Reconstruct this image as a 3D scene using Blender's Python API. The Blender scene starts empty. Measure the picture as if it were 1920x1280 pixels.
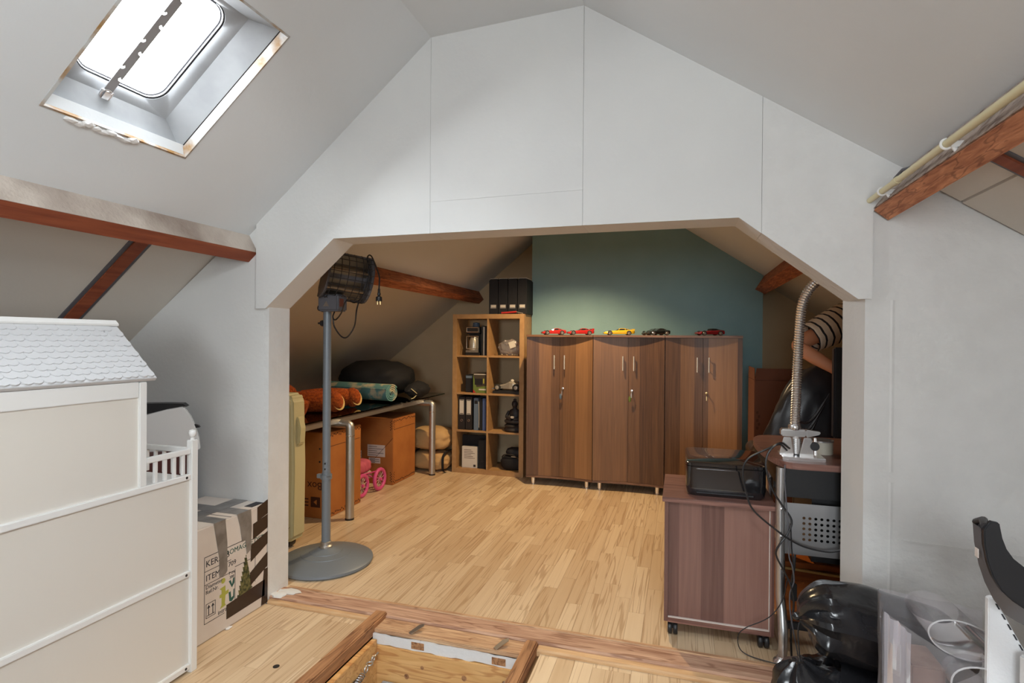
import bpy, bmesh, math, random
from mathutils import Vector, Matrix
S = bpy.context.scene
COL = S.collection
random.seed(7)
PI = math.pi

# ------------------------------------------------------------------ camera, sky, lights, exposure
cam_data = bpy.data.cameras.new('camera')
cam_data.sensor_width = 36.0
cam_data.lens = 1038.74 / 1920 * 36.0
cam_data.clip_start = 0.02
cam = bpy.data.objects.new('camera', cam_data)
COL.objects.link(cam)
yaw, pitch, roll = math.radians(16.941), math.radians(-.2508), math.radians(.4326)
f_ = Vector((-math.sin(yaw) * math.cos(pitch), math.cos(yaw) * math.cos(pitch), math.sin(pitch)))
r0 = Vector((math.cos(yaw), math.sin(yaw), 0))
u0 = r0.cross(f_)
r_ = r0 * math.cos(roll) + u0 * math.sin(roll)
u_ = -r0 * math.sin(roll) + u0 * math.cos(roll)
m = Matrix((r_, u_, -f_)).transposed().to_4x4()
m.translation = Vector((0, 0, 1.40))
cam.matrix_world = m
S.camera = cam

S.view_settings.view_transform = 'Standard'
S.view_settings.look = 'None'
S.view_settings.gamma = 1.0
S.view_settings.use_curve_mapping = False
S.view_settings.exposure = 0.95

W = bpy.data.worlds.new('sky')
S.world = W
W.use_nodes = True
W.node_tree.nodes['Background'].inputs[0].default_value = (0.93, 0.96, 1.0, 1)
W.node_tree.nodes['Background'].inputs[1].default_value = 15.0


def area(name, loc, target, sx, sy, energy, color, spread=180):
    d = bpy.data.lights.new(name, 'AREA')
    d.shape = 'RECTANGLE'
    d.size, d.size_y, d.energy, d.color = sx, sy, energy, color
    d.spread = math.radians(spread)
    o = bpy.data.objects.new(name, d)
    COL.objects.link(o)
    o.location = loc
    o.rotation_euler = (Vector(target) - Vector(loc)).to_track_quat('-Z', 'Y').to_euler()
    return o


# the sky enters through the roof window and an added gable window behind the camera: sampling portals in the two openings
for nm, loc, tgt, sx_, sy_ in (('roof_window_portal', (-1.84, 1.555, 2.46), (-1.20, 1.555, 1.69), .66, .54), ('right_roof_window_portal', (.25, .375, 2.56), (-.197, .375, 1.89), .86, .84),
                                ('fill_window_portal', (.1, -2.43, 1.60), (.1, 0, 1.60), 1.2, .9)):
    o = area(nm, loc, tgt, sx_, sy_, 1, (1, 1, 1))
    o.data.cycles.is_portal = True
# warm ceiling spot of the back room, above the cupboards
d = bpy.data.lights.new('ceiling_spot', 'SPOT')
d.energy, d.color, d.spot_size, d.spot_blend, d.shadow_soft_size = 100, (1.0, .72, .40), math.radians(124), .6, .035
o = bpy.data.objects.new('ceiling_spot', d)
COL.objects.link(o)
o.location = (-.95, 4.55, 2.60)
o.rotation_euler = (Vector((-1.05, 4.5, 0)) - o.location).to_track_quat('-Z', 'Y').to_euler()

# ------------------------------------------------------------------ materials


def _mat(name):
    mt = bpy.data.materials.new(name)
    mt.use_nodes = True
    nt = mt.node_tree
    return mt, nt, nt.nodes['Principled BSDF']


def c4(c):
    return (c[0], c[1], c[2], 1)


def srgb(r, g, b):
    f = lambda v: (v / 255 / 12.92) if v / 255 <= .04045 else ((v / 255 + .055) / 1.055) ** 2.4
    return (f(r), f(g), f(b))


def node(nt, t, **kw):
    n = nt.nodes.new(t)
    for k, v in kw.items():
        setattr(n, k, v)
    return n


def mapped(nt, scale, obj=False):
    if obj:
        t = node(nt, 'ShaderNodeTexCoord').outputs['Object']
    else:
        t = node(nt, 'ShaderNodeNewGeometry').outputs['Position']
    mp = node(nt, 'ShaderNodeMapping')
    mp.inputs['Scale'].default_value = scale
    nt.links.new(t, mp.inputs['Vector'])
    return mp.outputs['Vector']


def plain(name, col, rough=.5, metal=0.0, bump=0.0, bscale=60, col2=None, cscale=4, coat=0, detail=4, spread=(.35, .65), spec=.5):
    mt, nt, b = _mat(name)
    b.inputs['Base Color'].default_value = c4(col)
    b.inputs['Roughness'].default_value = rough
    b.inputs['Metallic'].default_value = metal
    b.inputs['Specular IOR Level'].default_value = spec
    if coat:
        b.inputs['Coat Weight'].default_value = coat
        b.inputs['Coat Roughness'].default_value = .08
    if col2 or bump:
        pos = mapped(nt, (1, 1, 1))
    if col2:
        n = node(nt, 'ShaderNodeTexNoise')
        n.inputs['Scale'].default_value = cscale
        n.inputs['Detail'].default_value = detail
        nt.links.new(pos, n.inputs['Vector'])
        r = node(nt, 'ShaderNodeValToRGB')
        r.color_ramp.elements[0].position, r.color_ramp.elements[1].position = spread
        r.color_ramp.elements[0].color = c4(col)
        r.color_ramp.elements[1].color = c4(col2)
        nt.links.new(n.outputs['Fac'], r.inputs['Fac'])
        nt.links.new(r.outputs['Color'], b.inputs['Base Color'])
    if bump:
        n2 = node(nt, 'ShaderNodeTexNoise')
        n2.inputs['Scale'].default_value = bscale
        n2.inputs['Detail'].default_value = 3
        nt.links.new(pos, n2.inputs['Vector'])
        bp = node(nt, 'ShaderNodeBump')
        bp.inputs['Strength'].default_value = bump
        bp.inputs['Distance'].default_value = .01
        nt.links.new(n2.outputs['Fac'], bp.inputs['Height'])
        nt.links.new(bp.outputs['Normal'], b.inputs['Normal'])
    return mt


def wood(name, dark, light, grain=(60, 60, 3), band=0, bandaxis=0, rough=.45, contrast=(.3, .7), streak=None, bump=.05, coat=0, per_object=False):
    """grain stretched along the axis whose scale is small; bands = strips of differing tone across bandaxis"""
    mt, nt, b = _mat(name)
    b.inputs['Roughness'].default_value = rough
    if coat:
        b.inputs['Coat Weight'].default_value = coat
        b.inputs['Coat Roughness'].default_value = .15
    pos = mapped(nt, (1, 1, 1))
    vec = pos
    if per_object:
        oi = node(nt, 'ShaderNodeObjectInfo')
        cb = node(nt, 'ShaderNodeCombineXYZ')
        ml = node(nt, 'ShaderNodeMath', operation='MULTIPLY')
        ml.inputs[1].default_value = 37.0
        nt.links.new(oi.outputs['Random'], ml.inputs[0])
        for i in range(3):
            nt.links.new(ml.outputs[0], cb.inputs[i])
        ad = node(nt, 'ShaderNodeVectorMath', operation='ADD')
        nt.links.new(pos, ad.inputs[0])
        nt.links.new(cb.outputs[0], ad.inputs[1])
        vec = ad.outputs[0]
    mp = node(nt, 'ShaderNodeMapping')
    mp.inputs['Scale'].default_value = grain
    nt.links.new(vec, mp.inputs['Vector'])
    n = node(nt, 'ShaderNodeTexNoise')
    n.inputs['Scale'].default_value = 1
    n.inputs['Detail'].default_value = 5
    n.inputs['Distortion'].default_value = .6
    nt.links.new(mp.outputs['Vector'], n.inputs['Vector'])
    fac = n.outputs['Fac']
    rng = None
    if band:
        sp = node(nt, 'ShaderNodeSeparateXYZ')
        nt.links.new(pos, sp.inputs[0])
        mu = node(nt, 'ShaderNodeMath', operation='MULTIPLY')
        mu.inputs[1].default_value = 1 / band
        nt.links.new(sp.outputs[bandaxis], mu.inputs[0])
        fl = node(nt, 'ShaderNodeMath', operation='FLOOR')
        nt.links.new(mu.outputs[0], fl.inputs[0])
        wn = node(nt, 'ShaderNodeTexWhiteNoise', noise_dimensions='1D')
        nt.links.new(fl.outputs[0], wn.inputs['W'])
        rng = wn.outputs['Value']
    elif per_object:
        rng = oi.outputs['Random']
    if rng is not None:
        mx = node(nt, 'ShaderNodeMix')
        mx.data_type = 'FLOAT'
        mx.inputs[0].default_value = .55
        nt.links.new(fac, mx.inputs[2])
        nt.links.new(rng, mx.inputs[3])
        fac = mx.outputs[0]
    r = node(nt, 'ShaderNodeValToRGB')
    r.color_ramp.elements[0].position, r.color_ramp.elements[1].position = contrast
    r.color_ramp.elements[0].color = c4(dark)
    r.color_ramp.elements[1].color = c4(light)
    nt.links.new(fac, r.inputs['Fac'])
    out = r.outputs['Color']
    if streak:
        mp2 = node(nt, 'ShaderNodeMapping')
        mp2.inputs['Scale'].default_value = tuple(g * .55 for g in grain)
        nt.links.new(vec, mp2.inputs['Vector'])
        n2 = node(nt, 'ShaderNodeTexNoise')
        n2.inputs['Scale'].default_value = 1
        n2.inputs['Detail'].default_value = 2
        n2.inputs['Distortion'].default_value = .5
        nt.links.new(mp2.outputs['Vector'], n2.inputs['Vector'])
        wv = node(nt, 'ShaderNodeMath', operation='MULTIPLY')
        wv.inputs[1].default_value = 26
        nt.links.new(n2.outputs['Fac'], wv.inputs[0])
        sn = node(nt, 'ShaderNodeMath', operation='SINE')
        nt.links.new(wv.outputs[0], sn.inputs[0])
        r2 = node(nt, 'ShaderNodeValToRGB')
        r2.color_ramp.elements[0].position, r2.color_ramp.elements[1].position = .72, 1.0
        r2.color_ramp.elements[0].color = (0, 0, 0, 1)
        r2.color_ramp.elements[1].color = (.55, .55, .55, 1)
        nt.links.new(sn.outputs[0], r2.inputs['Fac'])
        m2 = node(nt, 'ShaderNodeMix')
        m2.data_type = 'RGBA'
        nt.links.new(r2.outputs['Color'], m2.inputs[0])
        nt.links.new(out, m2.inputs[6])
        m2.inputs[7].default_value = c4(streak)
        out = m2.outputs[2]
    nt.links.new(out, b.inputs['Base Color'])
    if bump:
        bp = node(nt, 'ShaderNodeBump')
        bp.inputs['Strength'].default_value = bump
        bp.inputs['Distance'].default_value = .004
        nt.links.new(n.outputs['Fac'], bp.inputs['Height'])
        nt.links.new(bp.outputs['Normal'], b.inputs['Normal'])
    return mt


def clear(name, tint, gloss=.12, rough=.03, haze=0.0):
    mt, nt, b = _mat(name)
    nt.nodes.remove(b)
    tr = node(nt, 'ShaderNodeBsdfTransparent')
    tr.inputs[0].default_value = c4(tint)
    gl = node(nt, 'ShaderNodeBsdfGlossy')
    gl.inputs['Roughness'].default_value = rough
    lw = node(nt, 'ShaderNodeLayerWeight')
    lw.inputs[0].default_value = gloss
    mx = node(nt, 'ShaderNodeMixShader')
    nt.links.new(lw.outputs['Fresnel'], mx.inputs[0])
    nt.links.new(tr.outputs[0], mx.inputs[1])
    nt.links.new(gl.outputs[0], mx.inputs[2])
    out = mx.outputs[0]
    if haze:
        df = node(nt, 'ShaderNodeBsdfDiffuse')
        df.inputs[0].default_value = (.8, .78, .8, 1)
        m2 = node(nt, 'ShaderNodeMixShader')
        m2.inputs[0].default_value = haze
        nt.links.new(out, m2.inputs[1])
        nt.links.new(df.outputs[0], m2.inputs[2])
        out = m2.outputs[0]
    nt.links.new(out, nt.nodes['Material Output'].inputs[0])
    return mt


def stripes(name, c1, c2, period, frac, axis=2, rough=.85, obj=True):
    mt, nt, b = _mat(name)
    b.inputs['Roughness'].default_value = rough
    v = mapped(nt, (1, 1, 1), obj=obj)
    sp = node(nt, 'ShaderNodeSeparateXYZ')
    nt.links.new(v, sp.inputs[0])
    mu = node(nt, 'ShaderNodeMath', operation='MULTIPLY')
    mu.inputs[1].default_value = 1 / period
    nt.links.new(sp.outputs[axis], mu.inputs[0])
    fr = node(nt, 'ShaderNodeMath', operation='FRACT')
    nt.links.new(mu.outputs[0], fr.inputs[0])
    lt = node(nt, 'ShaderNodeMath', operation='LESS_THAN')
    lt.inputs[1].default_value = frac
    nt.links.new(fr.outputs[0], lt.inputs[0])
    mx = node(nt, 'ShaderNodeMix')
    mx.data_type = 'RGBA'
    nt.links.new(lt.outputs[0], mx.inputs[0])
    mx.inputs[6].default_value = c4(c1)
    mx.inputs[7].default_value = c4(c2)
    nt.links.new(mx.outputs[2], b.inputs['Base Color'])
    return mt


M = {}
M['white'] = plain('white_plaster', (.74, .74, .725), .75, bump=.12, bscale=45, col2=(.70, .70, .69), cscale=2.2)
M['rough_white'] = plain('rough_white_plaster', (.74, .735, .72), .8, bump=.5, bscale=24, col2=(.705, .70, .685), cscale=9)
M['ceiling'] = plain('ceiling_paint', (.74, .765, .78), .8, bump=.08, bscale=30, col2=(.71, .735, .75), cscale=1.5)
M['beige'] = plain('beige_wall_paint', srgb(212, 188, 152), .85, bump=.08, bscale=40, col2=srgb(204, 180, 144), cscale=2)
M['cream_board'] = plain('cream_roof_board', (.70, .66, .60), .85, bump=.05, bscale=80)
M['teal'] = plain('teal_paint', srgb(136, 172, 178), .8, bump=.1, bscale=70, col2=srgb(130, 166, 172), cscale=3)
M['strip'] = wood('oak_laminate', srgb(200, 170, 134), srgb(228, 204, 170), (44, 1.5, 44), rough=.38, contrast=(.2, .8), streak=srgb(160, 122, 84), bump=.015, per_object=True)
M['floor_base'] = plain('floor_joint_dark', srgb(120, 88, 55), .6)
M['sill'] = wood('worn_sill_wood', srgb(156, 112, 88), srgb(214, 176, 148), (4, 50, 50), rough=.7, contrast=(.25, .7), streak=srgb(112, 66, 44), bump=.2)
M['old_wood'] = wood('old_brown_wood', srgb(126, 80, 48), srgb(202, 150, 104), (45, 4, 45), rough=.7, contrast=(.25, .75), streak=srgb(86, 48, 28), bump=.3)
M['pale_old'] = wood('pale_old_board', srgb(168, 122, 88), srgb(222, 186, 146), (5, 60, 60), rough=.75, contrast=(.25, .75), streak=srgb(130, 86, 58), bump=.2)
M['pine'] = wood('pine_board', srgb(206, 150, 86), srgb(240, 196, 134), (4, 30, 40), rough=.5, contrast=(.2, .8), streak=srgb(178, 108, 54), bump=.05)
M['bead'] = wood('oak_bead', srgb(196, 152, 108), srgb(226, 188, 142), (5, 60, 60), rough=.5, bump=.02)
M['purlin'] = wood('red_brown_beam', srgb(118, 52, 30), srgb(160, 84, 50), (40, 3, 40), rough=.65, contrast=(.25, .75), bump=.3)
M['purlin_orange'] = wood('orange_brown_beam', srgb(128, 70, 44), srgb(196, 120, 78), (60, 6, 60), rough=.75, contrast=(.3, .7), streak=srgb(96, 50, 32), bump=.6)
M['grime_white'] = plain('grimy_painted_beam', (.62, .54, .47), .8, bump=.4, bscale=60, col2=(.24, .17, .135), cscale=3.2, detail=9, spread=(.40, .72))
M['purlin_rough'] = wood('rough_sawn_beam', srgb(160, 98, 68), srgb(214, 148, 108), (70, 9, 70), rough=.85, contrast=(.3, .7), streak=srgb(104, 58, 40), bump=.9)
M['grime_pink'] = plain('rough_pinkish_paint', (.50, .41, .36), .9, bump=.8, bscale=90, col2=(.26, .19, .16), cscale=30, spread=(.45, .65))
M['walnut'] = wood('walnut_cupboard', srgb(78, 52, 36), srgb(156, 114, 76), (70, 70, 2.2), band=.118, bandaxis=0, rough=.42, contrast=(.18, .82), bump=.02)
M['walnut_y'] = wood('walnut_edge', srgb(92, 64, 50), srgb(140, 104, 80), (3, 70, 70), rough=.42, bump=.02)
M['desk_wood'] = wood('desk_walnut', srgb(92, 62, 56), srgb(150, 112, 100), (70, 70, 2.5), band=.1, bandaxis=0, rough=.35, contrast=(.15, .85), bump=.02)
M['desk_top'] = wood('desk_walnut_top', srgb(96, 64, 58), srgb(150, 110, 98), (3, 70, 70), rough=.32, bump=.02)
M['birch'] = plain('birch_shelf', srgb(178, 140, 96), .5, col2=srgb(166, 128, 86), cscale=20)
M['chrome'] = plain('chrome', (.86, .86, .87), .2, .92)
M['satin'] = plain('pale_satin_handle', (.74, .72, .68), .35, .5)
M['steel'] = plain('brushed_steel', (.56, .56, .57), .36, 1.0)
M['galv'] = plain('satin_metal', (.52, .5, .47), .42, .9)
M['brass'] = plain('brass', (.72, .52, .24), .3, 1.0)
M['grey_paint'] = plain('grey_painted_metal', srgb(124, 132, 140), .45, .2, bump=.03, bscale=200)
M['grey_plastic'] = plain('grey_plastic', srgb(96, 96, 102), .45)
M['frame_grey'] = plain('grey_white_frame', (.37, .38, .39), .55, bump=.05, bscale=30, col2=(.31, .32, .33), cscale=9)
M['bar_grey'] = plain('grey_bar', (.30, .30, .31), .5)
M['black_gloss'] = plain('black_gloss', (.012, .012, .014), .08, coat=1)
M['black'] = plain('black_plastic', (.018, .018, .02), .4)
M['black_fabric'] = plain('black_cloth', (.0055, .0055, .008), .8)
M['black_film'] = plain('black_film', (.014, .014, .016), .2, bump=.25, bscale=18)
M['black_leather'] = plain('black_leather', (.020, .018, .020), .30, bump=.35, bscale=6)
M['white_lacquer'] = plain('white_lacquer', (.80, .79, .77), .35)
M['roof_white'] = plain('dull_white_roof', (.57, .57, .58), .45)
M['white_panel'] = plain('white_panel', (.72, .68, .62), .45)
M['white_plastic'] = plain('white_plastic', (.84, .83, .82), .35)
M['foam'] = plain('white_foam', (.84, .85, .87), .8, bump=.15, bscale=120)
M['white_box'] = plain('white_carton', (.72, .65, .58), .75, col2=(.66, .58, .52), cscale=5)
M['tape'] = plain('grey_duct_tape', (.20, .19, .18), .32, .35, bump=.3, bscale=30, col2=(.30, .29, .28), cscale=14)
M['brown_tape'] = plain('dark_brown_tape', (.030, .016, .012), .25)
M['ink'] = plain('black_ink', (.03, .03, .035), .8)
M['ink_green'] = plain('dark_green_ink', (.02, .09, .07), .8)
M['logo_lime'] = plain('lime_ink', (.42, .42, .07), .8)
M['print_tree'] = plain('tree_print', (.035, .04, .012), .85, col2=(.17, .15, .05), cscale=60, spread=(.4, .6))
M['carton_shaded'] = plain('shaded_brown_carton', srgb(92, 52, 34), .85)  # brown carton colour darkened, shade on the tall carton put into it
M['dull_card'] = plain('dull_brown_card', srgb(134, 104, 90), .8, col2=srgb(116, 84, 70), cscale=14)
M['carton'] = plain('brown_carton', srgb(178, 112, 52), .8, col2=srgb(166, 100, 44), cscale=6, bump=.04, bscale=90)
M['carton_ink'] = plain('carton_print', srgb(70, 34, 16), .85)
M['label'] = plain('paper_label', (.68, .60, .55), .8)
M['cream'] = plain('cream_shell', srgb(204, 194, 150), .5, bump=.03)
M['glass_table'] = clear('table_glass', (.52, .62, .58), .35, .02)
M['pane'] = clear('window_glass', (.94, .96, .96), .1)
M['lilac_film'] = clear('lilac_film', (.80, .72, .80), .3, .15, haze=.35)
M['film_edge_glint'] = clear('film_edge_glint', (.95, .95, .95), .5, .1, haze=.55)  # milky white stands in for highlights along the film rims
M['film'] = clear('clear_film', (.92, .90, .93), .3, .12, haze=.14)
M['rug'] = plain('teal_rug', srgb(96, 142, 140), .95, col2=srgb(190, 180, 150), cscale=9, spread=(.52, .62), bump=.2, bscale=150)
M['plush'] = plain('orange_plush', srgb(196, 92, 26), 1.0, col2=srgb(142, 58, 14), cscale=60, bump=1.0, bscale=160)
M['sole'] = plain('tan_plush_sole', srgb(226, 188, 120), 1.0, bump=.4, bscale=200)
M['pink'] = plain('pink_plastic', srgb(214, 82, 138), .4)
M['pink_cloth'] = plain('pink_cloth', srgb(205, 100, 120), .9, col2=srgb(190, 86, 108), cscale=25)
M['pink_print'] = plain('printed_cloth', srgb(210, 190, 176), .9, col2=srgb(180, 130, 120), cscale=40)
M['bedding'] = plain('beige_cloth', srgb(196, 158, 108), .95, bump=.5, bscale=12)
M['red_car'] = plain('red_car_paint', (.52, .022, .022), .22, coat=1)
M['dark_red_car'] = plain('dark_red_car_paint', (.30, .012, .02), .22, coat=1)
M['yellow_car'] = plain('yellow_car_paint', (.80, .52, .02), .22, coat=1)
M['black_car'] = plain('black_car_paint', (.012, .014, .014), .16, coat=1)
M['dark_glass'] = plain('dark_car_glass', (.02, .022, .025), .1, coat=1)
M['tyre'] = plain('tyre_rubber', (.02, .02, .02), .7)
M['blue_grey'] = plain('blue_grey_binder', (.12, .17, .24), .6)
M['blue'] = plain('blue_binder', (.07, .11, .25), .6)
M['navy'] = plain('dark_binder', (.009, .010, .014), .7, bump=.1, bscale=80)
M['paper'] = plain('paper', (.62, .58, .52), .85)
M['green_print'] = plain('green_print', (.14, .2, .04), .6)
M['brown_print'] = plain('brown_print', (.06, .045, .03), .6)
M['red'] = plain('red_plastic', (.5, .03, .03), .4)
M['statue'] = plain('dark_statue', (.02, .017, .02), .55, bump=.3, bscale=60)
M['silver_plastic'] = plain('silver_plastic', (.55, .52, .46), .35, .6)
M['skin'] = plain('skin', srgb(206, 140, 104), .55, bump=.02, bscale=200)
M['hair'] = plain('dark_hair', (.05, .03, .02), .7, bump=.4, bscale=120)
M['denim'] = plain('dark_trousers', (.03, .03, .04), .9)
M['shirt'] = stripes('striped_shirt', srgb(226, 206, 182), (.015, .013, .016), .047, .27)
M['lips'] = plain('lips', srgb(176, 92, 84), .5)
M['eye'] = plain('eye_white', (.8, .8, .78), .3)
M['chest'] = wood('orange_brown_chest', srgb(132, 66, 22), srgb(184, 100, 42), (3, 40, 40), rough=.35, bump=.02)
M['gold_edge'] = plain('pale_gold_edge', srgb(226, 180, 110), .4)
M['pipe_cream'] = plain('cream_pipe', srgb(222, 212, 172), .4)
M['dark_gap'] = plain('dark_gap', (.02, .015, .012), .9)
M['lath'] = plain('chipped_white_plaster', (.78, .77, .76), .85, col2=(.22, .10, .05), cscale=9, spread=(.66, .70), bump=.3, bscale=40)
M['yellow_wood'] = plain('peeled_frame_wood', (.50, .495, .48), .6, col2=(.32, .17, .05), cscale=9, spread=(.46, .62))
M['dark_red_box'] = plain('dark_red_carton', (.09, .022, .018), .7)
M['switch'] = plain('red_switch', (.16, .05, .03), .35)
M['element'] = plain('reflector', (.22, .20, .17), .3, 1.0)
M['heat_tube'] = plain('heating_tube', (.34, .26, .18), .3, .8)
M['silver'] = plain('silver_disc', (.72, .72, .74), .2, .8)
M['tape_roll'] = plain('tape_roll_cream', (.62, .58, .48), .5)

# ------------------------------------------------------------------ mesh helpers


class MB:
    def __init__(self):
        self.b = bmesh.new()

    def box(self, x0, y0, z0, x1, y1, z1):
        vs = [self.b.verts.new(p) for p in ((x0, y0, z0), (x1, y0, z0), (x1, y1, z0), (x0, y1, z0), (x0, y0, z1), (x1, y0, z1), (x1, y1, z1), (x0, y1, z1))]
        for f in ((3, 2, 1, 0), (4, 5, 6, 7), (0, 1, 5, 4), (1, 2, 6, 5), (2, 3, 7, 6), (3, 0, 4, 7)):
            self.b.faces.new([vs[i] for i in f])
        return self

    def prism(self, poly, axis, a, b, mat=None):
        """polygon of 2-D points extruded along axis 0/1/2 from a to b; the 2-D pair is the other two axes in xyz order"""
        def P(p, t):
            q = [p[0], p[1]]
            q.insert(axis, t)
            return Vector(q)
        n = len(poly)
        lo = [P(p, a) for p in poly]
        hi = [P(p, b) for p in poly]
        if mat is not None:
            lo = [mat @ v for v in lo]
            hi = [mat @ v for v in hi]
        lo = [self.b.verts.new(v) for v in lo]
        hi = [self.b.verts.new(v) for v in hi]
        self.b.faces.new(lo)
        self.b.faces.new(hi[::-1])
        for i in range(n):
            self.b.faces.new((lo[i], hi[i], hi[(i + 1) % n], lo[(i + 1) % n]))
        return self

    def tube(self, pts, r, n=10, cap=True):
        """round tube through points; r a number or a list"""
        pts = [Vector(p) for p in pts]
        R = r if isinstance(r, (list, tuple)) else [r] * len(pts)
        rings = []
        t = (pts[1] - pts[0]).normalized()
        up = Vector((0, 0, 1)) if abs(t.z) < .9 else Vector((1, 0, 0))
        nx = t.cross(up).normalized()
        for i, p in enumerate(pts):
            if i == 0:
                t = (pts[1] - pts[0]).normalized()
            elif i == len(pts) - 1:
                t = (pts[-1] - pts[-2]).normalized()
            else:
                t = ((pts[i + 1] - p).normalized() + (p - pts[i - 1]).normalized())
                t = t.normalized() if t.length > 1e-6 else (pts[i + 1] - p).normalized()
            nx = (nx - t * nx.dot(t))
            nx = nx.normalized() if nx.length > 1e-6 else t.orthogonal().normalized()
            ny = t.cross(nx)
            rings.append([self.b.verts.new(p + (nx * math.cos(2 * PI * k / n) + ny * math.sin(2 * PI * k / n)) * R[i]) for k in range(n)])
        for i in range(len(rings) - 1):
            for k in range(n):
                self.b.faces.new((rings[i][k], rings[i][(k + 1) % n], rings[i + 1][(k + 1) % n], rings[i + 1][k]))
        if cap:
            self.b.faces.new(rings[0][::-1])
            self.b.faces.new(rings[-1])
        return self

    def lathe(self, prof, c=(0, 0, 0), n=24, axis=2):
        """profile of (radius, height) turned about an axis through c"""
        c = Vector(c)

        def P(r, h, a):
            v = [r * math.cos(a), r * math.sin(a)]
            v.insert(axis, h)
            return c + Vector(v)
        rings = []
        for r, h in prof:
            if r < 1e-6:
                rings.append([self.b.verts.new(P(0, h, 0))])
            else:
                rings.append([self.b.verts.new(P(r, h, 2 * PI * k / n)) for k in range(n)])
        for A, B in zip(rings, rings[1:]):
            for k in range(n):
                a0, a1 = A[k % len(A)], A[(k + 1) % len(A)]
                b0, b1 = B[k % len(B)], B[(k + 1) % len(B)]
                f = []
                for v in (a0, a1, b1, b0):
                    if v not in f:
                        f.append(v)
                if len(f) > 2:
                    self.b.faces.new(f)
        if len(rings[0]) > 1:
            self.b.faces.new(rings[0][::-1])
        if len(rings[-1]) > 1:
            self.b.faces.new(rings[-1])
        return self

    def loft(self, rings, closed=True, cap=True):
        rs = [[self.b.verts.new(Vector(p)) for p in r] for r in rings]
        n = len(rs[0])
        for A, B in zip(rs, rs[1:]):
            for k in range(n if closed else n - 1):
                self.b.faces.new((A[k], A[(k + 1) % n], B[(k + 1) % n], B[k]))
        if cap and closed:
            self.b.faces.new(rs[0][::-1])
            self.b.faces.new(rs[-1])
        return self

    def torus(self, c, R, r, axis=1, n=28, k=10, a0=0, a1=2 * PI):
        full = abs(a1 - a0 - 2 * PI) < 1e-4
        c = Vector(c)
        rings = []
        cnt = n if full else n + 1
        for i in range(cnt):
            a = a0 + (a1 - a0) * i / n
            ring = []
            for j in range(k):
                bb = 2 * PI * j / k
                rad = R + r * math.cos(bb)
                v = [rad * math.cos(a), rad * math.sin(a)]
                v.insert(axis, r * math.sin(bb))
                ring.append(self.b.verts.new(c + Vector(v)))
            rings.append(ring)
        for i in range(cnt if full else cnt - 1):
            A, B = rings[i], rings[(i + 1) % cnt]
            for j in range(k):
                self.b.faces.new((A[j], A[(j + 1) % k], B[(j + 1) % k], B[j]))
        return self

    def blob(self, c, rx, ry, rz, n=3, p=2.0, lump=0, freq=3, seed=0, squash=None):
        """superellipsoid with optional lumps"""
        from mathutils import noise
        tmp = bmesh.new()
        bmesh.ops.create_icosphere(tmp, subdivisions=n, radius=1)
        c = Vector(c)
        vmap = {}
        for v in tmp.verts:
            d = v.co.normalized()
            s = (abs(d.x) ** p + abs(d.y) ** p + abs(d.z) ** p) ** (-1 / p)
            q = Vector((d.x * rx, d.y * ry, d.z * rz)) * s
            if lump:
                q *= 1 + lump * noise.noise(d * freq + Vector((seed, seed * 2.3, seed * .7)))
            if squash is not None:
                q.z = max(q.z, squash)
            vmap[v] = self.b.verts.new(c + q)
        for f in tmp.faces:
            self.b.faces.new([vmap[v] for v in f.verts])
        tmp.free()
        return self

    def xf(self, mat):
        for v in self.b.verts:
            v.co = mat @ v.co
        return self

    def build(self, name, mat, parent=None, bevel=0, smooth=False, seg=2, off=None, sub=0):
        bm = self.b
        bmesh.ops.recalc_face_normals(bm, faces=bm.faces[:])
        if bevel:
            es = [e for e in bm.edges if len(e.link_faces) == 2 and e.calc_face_angle(0) > .5]
            bmesh.ops.bevel(bm, geom=es, offset=bevel, segments=seg, affect='EDGES', clamp_overlap=True)
        if off is None:
            off = Vector()
            q = parent
            while q is not None:
                off = off + Vector(q.location)
                q = q.parent
        for v in bm.verts:
            v.co -= off
        if smooth:
            for f in bm.faces:
                f.smooth = True
            for e in bm.edges:
                if len(e.link_faces) == 2 and e.calc_face_angle(0) > math.radians(38):
                    e.smooth = False
        me = bpy.data.meshes.new(name)
        bm.to_mesh(me)
        bm.free()
        me.materials.append(mat)
        o = bpy.data.objects.new(name, me)
        COL.objects.link(o)
        if parent:
            o.parent = parent
        if sub:
            md = o.modifiers.new('sub', 'SUBSURF')
            md.levels = md.render_levels = sub
        return o


def tag(o, label=None, cat=None, group=None, kind=None):
    if label:
        o['label'] = label
    if cat:
        o['category'] = cat
    if group:
        o['group'] = group
    if kind:
        o['kind'] = kind
    return o


def thing(name, label, cat, loc=(0, 0, 0), group=None):
    o = bpy.data.objects.new(name, None)
    o.empty_display_size = .05
    COL.objects.link(o)
    o.location = loc
    return tag(o, label, cat, group)


def dup(root, loc=None, rz=None, label=None):
    r = root.copy()
    COL.objects.link(r)
    if loc is not None:
        r.location = loc
    if rz is not None:
        r.rotation_euler = (0, 0, rz)
    if label:
        r['label'] = label
    for ch in list(root.children):
        c = ch.copy()
        COL.objects.link(c)
        c.parent = r
        for g in list(ch.children):
            e = g.copy()
            COL.objects.link(e)
            e.parent = c
    return r


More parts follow.
